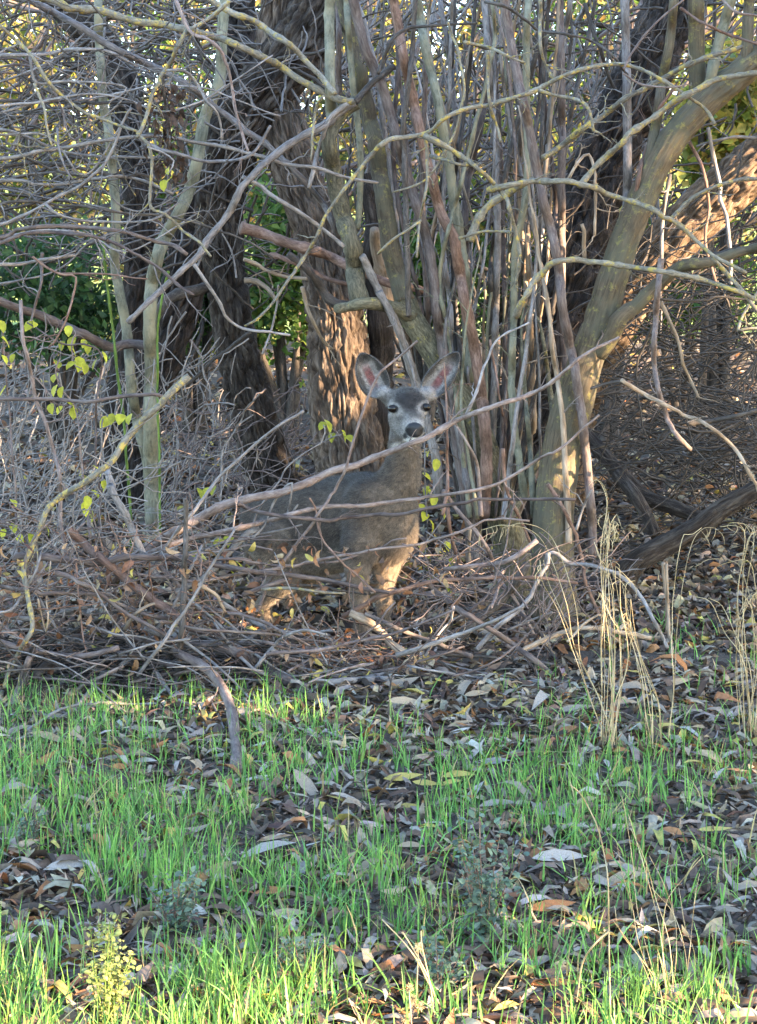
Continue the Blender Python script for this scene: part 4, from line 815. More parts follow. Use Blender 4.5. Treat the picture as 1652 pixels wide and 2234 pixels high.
def cone(a, b, ra, rb, k=0.03, lat=1.0):
    """tapered capsule; lat > 1 flattens it across the body"""
    a = np.asarray(a, float); b = np.asarray(b, float); m = max(ra, rb) + 0.11
    sl_, g = block(np.minimum(a, b) - m, np.maximum(a, b) + m)
    X_, Y_, Z_ = g
    c = (a + b) / 2
    def sq(x, y, z):
        if lat == 1.0: return x - c[0], y - c[1], z - c[2]
        e = (x - c[0]) * LAT[0] + (y - c[1]) * LAT[1]
        return x - c[0] + (lat - 1) * e * LAT[0], y - c[1] + (lat - 1) * e * LAT[1], z - c[2]
    px, py, pz = sq(X_, Y_, Z_); A = np.array(sq(*a)); Bv = np.array(sq(*b)); d = Bv - A
    L2 = max(float(d @ d), 1e-9)
    t = np.clip(((px - A[0]) * d[0] + (py - A[1]) * d[1] + (pz - A[2]) * d[2]) / L2, 0, 1)
    dist = np.sqrt((px - A[0] - t * d[0]) ** 2 + (py - A[1] - t * d[1]) ** 2 + (pz - A[2] - t * d[2]) ** 2) - (ra + (rb - ra) * t)
    F[sl_] = smin(F[sl_], dist.astype(np.float32), k)
px_ = SC
# trunk of the body
cone(dp(606, 1146, .30), dp(690, 1142, .17), 76 * px_, 88 * px_, .05, 1.30)
cone(dp(690, 1138, .17), dp(800, 1126, .02), 92 * px_, 96 * px_, .05, 1.30)
cone(dp(790, 1128, .02), dp(838, 1120, -.07), 86 * px_, 74 * px_, .05, 1.15)
cone(dp(600, 1180, .30), dp(690, 1178, .18), 66 * px_, 74 * px_, .05, 1.25)
cone(dp(690, 1178, .18), dp(800, 1172, .02), 76 * px_, 72 * px_, .05, 1.2)
cone(dp(838, 1110, -.10), dp(850, 1175, -.10), 62 * px_, 52 * px_, .05)
cone(dp(862, 1165, -.12), dp(838, 1212, -.06), 44 * px_, 36 * px_, .05)
cone(dp(560, 1120, .36), dp(552, 1160, .37), 36 * px_, 30 * px_, .04)           # rump
cone(dp(548, 1140, .40), dp(544, 1215, .42), 15 * px_, 10 * px_, .03)           # tail
# shoulders and neck
cone(dp(805, 1095, -.12), dp(788, 1195, -.16), 52 * px_, 40 * px_, .05)
cone(dp(852, 1084, -.08), dp(881, 1010, -.14), 56 * px_, 34 * px_, .03)
cone(dp(879, 1050, -.13), dp(883, 960, -.16), 37 * px_, 31 * px_, .03)
cone(dp(883, 965, -.16), dp(886, 895, -.15), 31 * px_, 32 * px_, .025)
# head
cone(dp(889, 886, -.17), dp(892, 893, -.22), 40 * px_, 38 * px_, .03)
cone(dp(878, 872, -.16), dp(906, 871, -.16), 24 * px_, 24 * px_, .02)
cone(dp(893, 890, -.22), dp(902, 926, -.33), 33 * px_, 21.5 * px_, .03)
cone(dp(902, 926, -.33), dp(906, 941, -.355), 21 * px_, 18 * px_, .02)          # muzzle
cone(dp(878, 915, -.20), dp(892, 944, -.28), 28 * px_, 20 * px_, .03)           # jaw
cone(dp(893, 946, -.29), dp(901, 957, -.335), 15 * px_, 11 * px_, .02)          # chin
cone(dp(856, 884, -.225), dp(872, 880, -.235), 9 * px_, 9 * px_, .02)           # brows
cone(dp(926, 881, -.225), dp(912, 878, -.235), 9 * px_, 9 * px_, .02)
cone(dp(897, 932, -.372), dp(913, 932, -.372), 9.5 * px_, 9.5 * px_, .012)      # nose pad
cone(dp(905, 946, -.368), dp(905, 950, -.366), 10 * px_, 10 * px_, .012)
def ear(c, tip, base, hw, dep):
    """cupped, pointed ear opening toward the viewer"""
    u = tip - base; hl = np.linalg.norm(u) / 2; u = u / (2 * hl)
    n_ = nrm(np.array([0.12 * (1 if u[0] > 0 else -1) * -1, -1.0, 0.0])); n_ = nrm(n_ - u * (n_ @ u)); w = np.cross(u, n_)
    m = hl + .06; sl_, (X_, Y_, Z_) = block(c - m, c + m)
    X_, Y_, Z_ = X_ - c[0], Y_ - c[1], Z_ - c[2]
    a = (X_ * u[0] + Y_ * u[1] + Z_ * u[2]) / hl; b = X_ * w[0] + Y_ * w[1] + Z_ * w[2]; e = X_ * n_[0] + Y_ * n_[1] + Z_ * n_[2]
    prof = np.sqrt(np.clip(1 - a * a, 0.0004, 1)) * (1.0 - 0.22 * a) * (1 - 0.25 * np.clip(a - .5, 0, 1))
    W = hw * prof; D = dep * prof
    o = (np.sqrt((b / W) ** 2 + (e / D) ** 2) - 1) * np.minimum(W, D)
    W2 = W - .0075; D2 = np.maximum(D - .0055, 0.001); 
    cv = (np.sqrt((b / np.maximum(W2, .001)) ** 2 + ((e - dep * .30) / np.maximum(D2 * 1.15, .001)) ** 2) - 1) * np.minimum(np.maximum(W2, .001), np.maximum(D2, .001))
    shell = np.maximum(o, -cv); shell = np.maximum(shell, (e - dep * .35))
    F[sl_] = smin(F[sl_], shell.astype(np.float32), .010)
    return u, w, n_, hl
EL = ear(dp(810, 818, -.13), dp(792, 772, -.13), dp(838, 868, -.14), 33 * px_, 26 * px_)
ER = ear(dp(964, 818, -.13), dp(1002, 768, -.13), dp(928, 868, -.14), 28.5 * px_, 25 * px_)
cone(dp(862, 873, -.15), dp(838, 858, -.135), 17 * px_, 15 * px_, .018)
cone(dp(912, 873, -.15), dp(936, 858, -.135), 17 * px_, 15 * px_, .018)
# legs: elbow, knee, fetlock, hoof
def gz(p): return np.array([p[0], p[1], float(terrain(p[0], p[1]))])
def leg(pts, rr):
    for i in range(len(pts) - 1): cone(pts[i], pts[i + 1], rr[i] * px_, rr[i + 1] * px_, .02 if i else .04)
def foot(p, fwd):                       # cannon, pastern and hoof under point p
    g = gz(p); return [np.array([p[0], p[1], g[2] + .085]), g + fwd * .025 + np.array([0, 0, .02])], g
for (top, elbow, knee, d) in [((786, 1190), (780, 1240), (784, 1322), -.22), ((842, 1205), (842, 1240), (838, 1318), -.06)]:
    k_ = dp(*knee, d - .01); ft, _ = foot(k_ + np.array([0.005, 0.01, 0]), HEAD)
    leg([dp(*top, d + .02), dp(*elbow, d), k_, ft[0], ft[1]], [38, 25, 15.5, 10.5, 12])
for (hip, st, hock, d) in [((600, 1185), (622, 1258), (576, 1318), .16), ((640, 1190), (668, 1255), (632, 1310), .40)]:
    hk = dp(*hock, d + .04); ft, _ = foot(hk + np.array([0.01, 0.0, 0]), HEAD)
    leg([dp(*hip, d), dp(*st, d - .03), hk, ft[0], ft[1]], [62, 36, 15, 10.5, 12])
# surface nets
ins = F < 0
c8 = ins[:-1, :-1, :-1].astype(np.int8)
cnt = np.zeros(np.array(dims) - 1, np.int8)
for a in (0, 1):
    for b_ in (0, 1):
        for c in (0, 1): cnt += ins[a:dims[0] - 1 + a, b_:dims[1] - 1 + b_, c:dims[2] - 1 + c]
ci = np.argwhere((cnt > 0) & (cnt < 8))
idx = np.full(np.array(dims) - 1, -1, np.int32); idx[tuple(ci.T)] = np.arange(len(ci))
acc = np.zeros((len(ci), 3)); nn = np.zeros(len(ci))
crn = [(a, b_, c) for a in (0, 1) for b_ in (0, 1) for c in (0, 1)]
for A in crn:
    for k_ in range(3):
        if A[k_] == 0:
            B_ = list(A); B_[k_] = 1
            fa = F[tuple((ci + A).T)]; fb = F[tuple((ci + B_).T)]; mk = (fa < 0) != (fb < 0)
            t = np.where(mk, fa / np.where(mk, fa - fb, 1), 0)
            p = np.array(A)[None] + np.zeros((len(ci), 3)); p[:, k_] = t
            acc += np.where(mk[:, None], p, 0); nn += mk
SV = lo + (ci + acc / nn[:, None]) * VOX
Qs = []
for k_ in range(3):
    o1, o2 = [(1, 2), (2, 0), (0, 1)][k_]
    s0 = [slice(None)] * 3; s1 = [slice(None)] * 3; s0[k_] = slice(0, -1); s1[k_] = slice(1, None)
    e = np.argwhere(ins[tuple(s0)] != ins[tuple(s1)])
    e = e[(e[:, o1] > 0) & (e[:, o2] > 0) & (e[:, o1] < dims[o1] - 1) & (e[:, o2] < dims[o2] - 1)]
    fl = ins[tuple(e.T)]
    v1 = np.zeros(3, int); v1[o1] = 1; v2 = np.zeros(3, int); v2[o2] = 1
    qq = np.stack([idx[tuple((e - v1 - v2).T)], idx[tuple((e - v2).T)], idx[tuple(e.T)], idx[tuple((e - v1).T)]], 1)
    qq[~fl] = qq[~fl][:, ::-1]
    Qs.append(qq)
SQ = np.concatenate(Qs); SQ = SQ[(SQ >= 0).all(1)]
# vertex normals
fn = np.cross(SV[SQ[:, 2]] - SV[SQ[:, 0]], SV[SQ[:, 3]] - SV[SQ[:, 1]])
NV = np.zeros_like(SV)
for k_ in range(4): np.add.at(NV, SQ[:, k_], fn)
NV = nrm(NV)
# coat: patches by place on the animal
def ss(x, a, b): t = np.clip((x - a) / (b - a), 0, 1); return t * t * (3 - 2 * t)
def dist(p): return np.linalg.norm(SV - p, axis=1)
n_a = vnoise(SV * 26)[:, None]; n_b = vnoise(SV * 90)[:, None]
coat = np.array([.066, .051, .041]) * np.ones((len(SV), 1))
def put(mask, c): 
    global coat
    coat = coat * (1 - mask[:, None]) + np.array(c) * mask[:, None]
up = NV[:, 2]
zb = SV[:, 2]
put(ss(up, .35, .95) * ss(zb, .55, .8) * .75, (.024, .020, .019))                         # dark back
neck = ss(zb, .90, 1.0) * (1 - ss(zb, 1.30, 1.36))
put(ss(zb, .80, 1.0) * .75 * ss(SV[:, 0], dp(800, 0, 0)[0], dp(860, 0, 0)[0]), (.112, .091, .075))
put(ss(-up, .25, .8) * (1 - ss(zb, .45, .6)) * (1 - ss(SV[:, 0], dp(760, 0, 0)[0], dp(800, 0, 0)[0])), (.46, .42, .36))   # pale belly and groin
legm = 1 - ss(zb, .36, .46)
put(legm * .8, (.19, .14, .10))
put(ss(NV @ HEAD, .1, .8) * ss(zb, .42, .5) * (1 - ss(zb, .85, 1.0)) * .45, (.17, .13, .095))
put(1 - ss(zb - terrain(SV[:, 0], SV[:, 1]), .03, .045), (.02, .018, .016))           # hooves
hd = ss(zb, dp(0, 962, -.2)[2], dp(0, 945, -.2)[2])
put(hd * .95, (.115, .103, .095))
pxv, pyv = proj(SV)
fr = ss(-NV[:, 1], -.3, .1) * (pyv > 838) * (pyv < 990) * (pxv > 835) * (pxv < 950) * (SV[:, 1] < DY - .12)
def ell(cx, cy, rx, ry, soft=.35): return fr * (1 - ss(np.hypot((pxv - cx) / rx, (pyv - cy) / ry) + (n_a[:, 0] - .5) * .18, 1 - soft, 1 + soft))
put(ell(893, 866, 37, 23, .3), (.018, .0155, .016))                                       # dark forehead cap
put(ell(896, 888, 20, 24, .4) * .85, (.024, .021, .021))
put(ell(880, 925, 26, 26, .5) * .45, (.17, .155, .145))
for ex, ey in ((857, 893), (929, 890)):
    put(ell(ex, ey + 1, 19, 15, .35) * .85, (.235, .215, .205)); put(ell(ex, ey - 1, 12.5, 9.5, .2), (.012, .010, .010))
put(ell(875, 912, 10, 6, .5) * .6, (.06, .052, .05))
put(ell(903, 934, 26, 23, .25) * .8, (.27, .255, .245))                                   # pale muzzle band
put(ell(896, 962, 17, 8, .25), (.50, .485, .46))                                          # white chin
put(ell(872, 973, 19, 9, .4) * .8, (.33, .31, .29))                                       # throat patch
put(ell(885, 950, 5, 7, .3), (.02, .018, .018))
nm_ = ell(904.5, 938, 20.5, 16.5, .12) * (fr > .3); put(nm_, (.013, .013, .016))
for (u, w, n_, hl), c0, sgn in ((EL, dp(810, 818, -.13), -1), (ER, dp(964, 818, -.13), 1)):
    r_ = SV - c0; a = r_ @ u / hl; b_ = r_ @ w; e = r_ @ n_
    ine = ((np.abs(a) < 1.25) & (np.abs(b_) < .09) & (np.abs(e) < .09) & (dist(c0) < hl * 1.25)).astype(float)
    back = ine * ss(-(NV @ n_), -.1, .3); front = ine * (1 - ss(-(NV @ n_), -.1, .3)) * ss(a, -1.05, -.8)
    put(back * ss(a, -.9, -.6), (.06, .05, .045))
    put(front * .95, np.array((.22, .205, .20)))
    put(front * (1 - ss(np.abs(b_ - .004 * sgn), .012, .026)) * ss(a, -.75, -.3) * (1 - ss(a, .1, .7)) * ss(n_b[:, 0] * .6 + n_a[:, 0] * .5, .25, .6), (.15, .062, .06))
    put(ine * ss(a, .35, .8) * .92, (.022, .018, .017))                                   # dark tips
    put(front * ss(np.abs(b_) + (n_b[:, 0] - .5) * .02, .034, .050) * .9, (.035, .03, .028))
coat = coat * (0.78 + 0.44 * n_a) * (0.62 + 0.76 * n_b) * (.8 + .4 * vnoise(SV * 190)[:, None])
m, n, l, b, o = nt_new('deer_fur')
at = node(n, 'ShaderNodeAttribute', attribute_name='Col'); tc = n.new('ShaderNodeTexCoord')
n1 = node(n, 'ShaderNodeTexNoise', Scale=240.0, Detail=4.0, Roughness=0.7); l.new(tc.outputs['Object'], n1.inputs['Vector'])
r1 = ramp(n, [(0.3, (0.6, 0.6, 0.6)), (0.7, (1.35, 1.35, 1.35))]); l.new(n1.outputs['Fac'], r1.inputs[0])
l.new(mixc(n, l, 1.0, at.outputs['Color'], r1.outputs[0], 'MULTIPLY'), b.inputs['Base Color'])
b.inputs['Roughness'].default_value = 0.9; b.inputs['Specular IOR Level'].default_value = 0.15
b.inputs['Sheen Weight'].default_value = 0.15; b.inputs['Sheen Roughness'].default_value = 0.5
bp = node(n, 'ShaderNodeBump', Strength=0.5, Distance=0.006); l.new(n1.outputs['Fac'], bp.inputs['Height']); l.new(bp.outputs[0], b.inputs['Normal'])
M['fur'] = m
m, n, l, b, o = nt_new('wet_nose'); b.inputs['Base Color'].default_value = (.012, .012, .015, 1); b.inputs['Roughness'].default_value = .45
tc = n.new('ShaderNodeTexCoord'); n1 = node(n, 'ShaderNodeTexNoise', Scale=180.0, Detail=2.0); l.new(tc.outputs['Object'], n1.inputs['Vector'])
bp = node(n, 'ShaderNodeBump', Strength=0.6, Distance=0.003); l.new(n1.outputs['Fac'], bp.inputs['Height']); l.new(bp.outputs[0], b.inputs['Normal']); b.inputs['Specular IOR Level'].default_value = .3; M['nose'] = m
m, n, l, b, o = nt_new('deer_eye'); b.inputs['Base Color'].default_value = (.010, .007, .006, 1); b.inputs['Roughness'].default_value = .06; b.inputs['Specular IOR Level'].default_value = .3; M['eye'] = m
db = np.array([dp(700, 0, .1)[0], DY + .05, 0.0]); db[2] = float(terrain(db[0], db[1]))
deer = thing('deer', 'grey-brown deer with big upright ears standing in the brush and looking at the viewer', 'deer', db)
fm = (nm_[SQ].mean(1) > .6).astype(int)
obj('body', mesh('body', SV - db, SQ, mat=[M['fur'], M['nose']], colr=coat, mats=fm), deer)
for ex, ey, d in ((858, 891.5, -.264), (929, 888.5, -.264)):
    c = dp(ex, ey, d) - db; k_, h_ = 16, 10; V = []
    for i in range(h_ + 1):
        for j in range(k_):
            th, ph = math.pi * i / h_, 2 * math.pi * j / k_
            V.append(c + np.array([0.0245 * math.sin(th) * math.cos(ph), .0225 * math.sin(th) * math.sin(ph), .0185 * math.cos(th)]))
    Q = [(i * k_ + j, (i + 1) * k_ + j, (i + 1) * k_ + (j + 1) % k_, i * k_ + (j + 1) % k_) for i in range(h_) for j in range(k_)]
    obj('eye', mesh('eye', np.array(V), np.array(Q), mat=M['eye']), deer)
# short fur
NF = 110000
q4 = SV[SQ]; ar = np.linalg.norm(fn, axis=1); fi = rng.choice(len(SQ), NF, p=ar / ar.sum())
w4 = rng.dirichlet(np.ones(4), NF); root = (q4[fi] * w4[..., None]).sum(1); fnn = nrm(fn[fi]); 
fc = coat[SQ[fi, 0]] * rng.uniform(.35, 1.5, (NF, 1))
ok = (nm_[SQ[fi, 0]] < .2) & (np.min([np.linalg.norm(root - dp(ex, ey, -.243), axis=1) for ex, ey in ((857, 891), (929, 888))], 0) > .027)
root, fnn, fc = root[ok], fnn[ok], fc[ok]; NF = len(root)
hdm = (root[:, 2] > dp(0, 960, -.2)[2])
flow = -HEAD * .8 + np.array([0, 0, -.55]); flow = np.repeat(flow[None], NF, 0); flow[hdm] = (0, .3, -.1)
flow = flow - fnn * (flow * fnn).sum(1, keepdims=True)
dr = nrm(nrm(flow) * .9 + fnn * .45 + rng.normal(0, .18, (NF, 3)))
ln = np.where(hdm, rng.uniform(.005, .010, NF), rng.uniform(.010, .022, NF))
sd = nrm(np.cross(dr, fnn)) * .0009
V = np.stack([root - sd - fnn * .001, root + sd - fnn * .001, root + dr * ln[:, None]], 1).reshape(-1, 3)
fo = obj('fur', mesh('fur', V - db, None, np.arange(NF * 3).reshape(-1, 3), M['fur'], colr=np.repeat(fc, 3, 0)), deer); fo['kind'] = 'stuff'

# ------------------------------------------------------------------ fallen leaves
PAL = {'grey': (.245, .205, .165), 'lilac': (.34, .30, .265), 'brown': (.125, .080, .054), 'tan': (.35, .26, .17), 'yellow': (.40, .31, .085), 'rust': (.30, .135, .055), 'dark': (.060, .041, .031)}
def ground_spots(n, y0, y1, margin=0.5):
    """random places on the visible ground, spread evenly in the picture's rows"""
    y = 1.0 / rng.uniform(1 / y1, 1 / y0, n); hw = y * 826 / FPX + margin
    x = rng.uniform(-1, 1, n) * hw
    return x, y
def leafset(n, x, y, names, p, L, lift=.006, tilt=.3, shape='lance', wr=(.13, .27)):
    c = np.stack([x, y, terrain(x, y) + lift], 1)
    cols = pal([PAL[k_] for k_ in names], n, .22, p)
    Ls = rng.uniform(*L, n)
    return leaves(c, Ls, Ls * rng.uniform(*wr, n), rng.random(n) * 6.283, rng.normal(0, tilt, n), rng.normal(0, tilt * 1.5, n), rng.normal(.08, .25, n), rng.uniform(-.7, .9, n), cols, shape)
def stuff_leaves(name, label, parts):
    V = []; Q = []; C = []; k_ = 0
    for v, q_, c in parts: V.append(v); Q.append(q_ + k_); C.append(c); k_ += len(v)
    o = obj(name, mesh(name, np.concatenate(V), np.concatenate(Q), mat=M['litter'], colr=np.concatenate(C)))
    return tag(o, label, 'leaf litter', kind='stuff')
x, y = ground_spots(9000, 3.5, 8.3)
xe, ye_ = rng.uniform(-.9, 2.0, 2600), rng.uniform(6.2, 7.7, 2600); x = np.concatenate([x, xe]); y = np.concatenate([y, ye_])
keep = (vnoise(np.stack([x * 2.2, y * 2.2, 0 * x + 3], -1)) + .25 * ss(y, 5.5, 7.4) > .22)
x, y = x[keep], y[keep]; n_ = len(x)
A = leafset(n_, x, y, ['grey', 'brown', 'dark', 'tan', 'rust', 'lilac', 'yellow'], [.20, .30, .20, .14, .06, .05, .05], (.05, .15), lift=.010)
x, y = ground_spots(26000, 3.5, 9.0); n_ = len(x); Ls = rng.uniform(.012, .045, n_)
Vf, Tf, Cf = small_leaves(np.stack([x, y, terrain(x, y) + .006], 1), Ls, Ls * .45, nrm(rng.normal(0, .5, (n_, 3)) + np.array([0, 0, 1.0])), pal([PAL['dark'], PAL['brown'], PAL['grey'], (.20, .15, .115)], n_, .3, [.30, .34, .12, .24]))
tag(obj('leaf_fragments', mesh('leaf_fragments', Vf, None, Tf, M['litter'], colr=Cf)), 'crumbled dark leaf fragments on the soil', 'leaf litter', kind='stuff')
stuff_leaves('leaf_litter', 'layer of small dry brown and grey leaves over the ground in front', [A])
x, y = ground_spots(26000, 8.0, 24, 1.0)
B1 = leafset(len(x), x, y, ['tan', 'brown', 'dark', 'grey', 'rust', 'yellow'], [.17, .30, .27, .16, .06, .04], (.05, .12), lift=.01, tilt=.35, wr=(.35, .6))
stuff_leaves('leaf_litter', 'brown leaf litter covering the shady ground beyond the deer', [B1])
# the leaves that show largest: each its own object
LEAFM = {}
def leaf_mesh(kind, v):
    key = (kind, v)
    if key not in LEAFM:
        one = np.ones(1); L = one * 1.0; big = v >= 20
        V, Q, C = leaves(np.zeros((1, 3)), L, L * (rng.uniform(.27, .33) if big else rng.uniform(.18, .30)), one * 0, one * 0, one * 0, one * (rng.uniform(0, .1) if big else rng.uniform(-.2, .42)), one * (rng.uniform(0, .2) if big else rng.uniform(-.3, .8)), np.array([PAL[kind]]) * rng.uniform(.85, 1.15), 'lance')
        LEAFM[key] = mesh('fallen_leaf', V, Q, mat=M['litter'], colr=C)
    return LEAFM[key]
LNAME = {'grey': 'dull grey narrow fallen leaf lying in the grass and litter', 'lilac': 'pale silvery narrow fallen leaf lying in the grass and litter', 'brown': 'dark brown narrow fallen leaf lying in the grass and litter',
         'tan': 'pale tan narrow fallen leaf lying in the grass and litter', 'yellow': 'olive yellow narrow fallen leaf lying in the grass and litter', 'rust': 'rusty orange narrow fallen leaf lying in the grass and litter'}
def put_leaf(px, py, lpx, ang, kind, label=None, tilt=.12, face=.38):
    p = ground_hit(px, py); o = obj('fallen_leaf', leaf_mesh(kind, int(rng.integers(14)) if face < .3 else 20 + int(rng.integers(4))))
    L = lpx * p[1] / FPX
    o.location = (p[0], p[1], p[2] + .012 + L * (.06 if face < .3 else .10)); o.scale = (L, L, L)
    o.rotation_euler = (rng.normal(face, tilt), rng.normal(0, tilt), ang)
    tag(o, label or LNAME[kind], 'leaf', None if label else kind + ' fallen leaves')
    return o
BIG = [(890, 1548, 98, .25, 'tan', 'large pale tan leaf lying just in front of the pile, below the deer'), (345, 2093, 96, -.15, 'lilac', 'large silvery leaf on bare soil beside the sunlit herb'), (1490, 2182, 106, -.2, 'lilac', 'large white-grey leaf beside the foot of the broken straw tuft'),
       (1222, 1890, 130, .12, 'lilac', 'broad silver leaf among grass right of the grey-green herb'), (1365, 1933, 110, .45, 'tan', 'broad pinkish tan leaf crossed by a dry straw'), (585, 1872, 130, .2, 'lilac', 'long silver leaf left of the curled tan leaf'),
       (150, 1908, 112, .2, 'lilac', 'broad silver leaf lying in grass at the far left'), (395, 1735, 70, 0, 'lilac', None), (318, 1672, 60, -.4, 'lilac', None), (1000, 1705, 80, -.15, 'yellow', None), (880, 1710, 90, .1, 'yellow', None), (930, 1722, 70, -.5, 'yellow', None), (985, 1720, 60, .4, 'yellow', None),
       (410, 1945, 90, .6, 'yellow', None), (600, 1965, 100, .1, 'rust', None), (630, 2010, 96, 0, 'tan', None), (1205, 1995, 110, .12, 'rust', None), (1560, 1825, 90, .3, 'yellow', None), (1280, 1760, 70, .6, 'tan', None), (1415, 1760, 70, 1.4, 'yellow', None), (770, 2120, 110, -1.1, 'yellow', None),
       (1210, 2168, 130, .12, 'rust', None), (1130, 2120, 110, -.5, 'grey', None), (760, 1890, 80, 1.1, 'tan', None), (900, 1860, 70, .3, 'tan', None), (40, 1845, 60, 0, 'tan', None), (300, 1760, 90, -.9, 'brown', None), (1600, 1505, 70, .8, 'yellow', None), (1040, 1525, 60, .3, 'tan', None), (1590, 2000, 70, -.2, 'grey', None),
       (1480, 1500, 60, .1, 'tan', None), (1370, 1545, 60, .2, 'tan', None), (1250, 1558, 70, .05, 'grey', None), (1240, 1585, 60, -.3, 'tan', None), (960, 1495, 60, 1.2, 'yellow', None), (940, 1500, 50, 1.0, 'yellow', None), (980, 1500, 50, 1.1, 'yellow', None), (885, 1435, 50, -1.2, 'tan', None)]
for px, py, lp, an, kd, lb in BIG: put_leaf(px, py, lp, an, kd, lb)
for i in range(300 - len(BIG)):
    px = rng.uniform(5, 1647); py = 1470 + 750 * rng.random() ** 1.15
    if px < 620 and py < 1560: py += 120
    put_leaf(px, py, rng.uniform(45, 110), rng.normal(0, .9), ['grey', 'lilac', 'brown', 'tan', 'yellow', 'rust'][rng.choice(6, p=[.30, .12, .28, .14, .08, .08])], None, .3, .05)
# curled dead leaves caught in the brush pile
PB = P(300, 1440, 7.5); cN = 420
pp = np.array([P(rng.uniform(-80, 700) if rng.random() < .75 else rng.uniform(600, 1000), rng.uniform(1190, 1480), rng.uniform(7.35, 7.9)) for i in range(cN)])
pp[:, 2] = np.maximum(pp[:, 2], terrain(pp[:, 0], pp[:, 1]) + .02)
Ls = rng.uniform(.03, .075, cN)
V, Q, C = leaves(pp, Ls, Ls * .4, rng.random(cN) * 6.3, rng.normal(-.5, .7, cN), rng.random(cN) * 6.3, rng.uniform(0, .4, cN), rng.uniform(0, .8, cN), pal([(.20, .10, .055), (.12, .07, .05), (.30, .2, .12), (.34, .27, .08)], cN, .2, [.4, .3, .22, .08]), 'ovate')
tag(obj('pile_leaves', mesh('pile_leaves', V, Q, mat=M['litter'], colr=C)), 'shrivelled brown leaves caught among the sticks of the brush pile', 'leaves', kind='stuff')

# ------------------------------------------------------------------ green grass
def blades(x, y, h, w, lean, colr, curve=.35):
    N = len(x); a = rng.random(N) * 6.283; ld = np.stack([np.cos(a), np.sin(a), 0 * a], 1)
    b_ = rng.random(N) * 6.283; sd = np.stack([np.cos(b_), np.sin(b_), 0 * b_], 1)
    z = terrain(x, y) - .008; r0 = np.stack([x, y, z], 1)
    st = np.array([0, .35, .70, 1.0]); wd = np.array([.8, 1.0, .65, 0.0])
    rows = []
    for s, wf in zip(st, wd):
        c = r0 + np.array([0, 0, 1.0]) * (h * s * (1 - .25 * lean * s))[:, None] + ld * (h * lean * (s * .3 + curve * s * s * 1.6))[:, None]
        if s < 1: rows += [c - sd * (w * wf / 2)[:, None], c + sd * (w * wf / 2)[:, None]]
        else: rows += [c]
    V = np.stack(rows, 1).reshape(-1, 3); b0 = np.arange(N)[:, None] * 7
    T = np.concatenate([b0 + np.array(t_) for t_ in ((0, 1, 3), (0, 3, 2), (2, 3, 5), (2, 5, 4), (4, 5, 6))])
    return V, T, np.repeat(colr, 7, 0)
def grass_density(x, y):
    px, py = proj(np.stack([x, y, terrain(x, y)], -1))
    d = .42 + .55 * (1 - ss(px, 520, 800)) * ss(py, 1500, 1560) * (1 - ss(py, 1780, 1900))
    d = d + .40 * (1 - ss(np.abs(px - 1180), 120, 300)) * ss(py, 1640, 1700) * (1 - ss(py, 1800, 1900))
    d = d + .25 * (1 - ss(px, 500, 900)) * ss(py, 1830, 1900)
    d = d + .2 * ss(py, 2120, 2200)
    d = d - .14 * ss(px, 800, 1000) * ss(py, 1800, 1880)
    d = d - .33 * ss(px, 560, 720) * (1 - ss(py, 1560, 1640))
    d = d - .35 * (1 - ss(py, 1480, 1530)) * (1 - ss(px, 900, 1100))
    d = np.where((px > 1330) & (py > 1330) & (py < 1480), .35, d)
    d = np.where(py < 1480, d * .35, d); d = np.where(y > 8.6, 0, d)
    n_ = vnoise(np.stack([x * 3.2 + 5, y * 3.2, 0 * x + 8], -1)) * .7 + vnoise(np.stack([x * 9, y * 9, 0 * x + 2], -1)) * .3
    return d * ss(n_, .26, .60) * 1.35
NC = 10000
x, y = ground_spots(NC, 3.55, 8.6, .4); dn = grass_density(x, y); k_ = rng.random(NC) < dn; x, y = x[k_], y[k_]
cn = rng.integers(1, 5, len(x)); x = np.repeat(x, cn) + rng.normal(0, .014, cn.sum()); y = np.repeat(y, cn) + rng.normal(0, .014, cn.sum())
N = len(x); h = rng.uniform(.06, .165, N) * rng.uniform(.8, 1.15, N)
C = pal([(.145, .31, .07), (.19, .37, .08), (.10, .245, .07), (.24, .37, .09), (.36, .30, .14)], N, .2, [.37, .27, .21, .08, .07])
V, T, C = blades(x, y, h, rng.uniform(.0028, .0062, N), np.where(rng.random(N) < .2, rng.uniform(.7, 1.3, N), np.abs(rng.normal(.26, .25, N))), C)
tag(obj('grass', mesh('grass', V, None, T, M['grass'], colr=C)), 'fresh green grass blades growing through the litter', 'grass', kind='stuff')

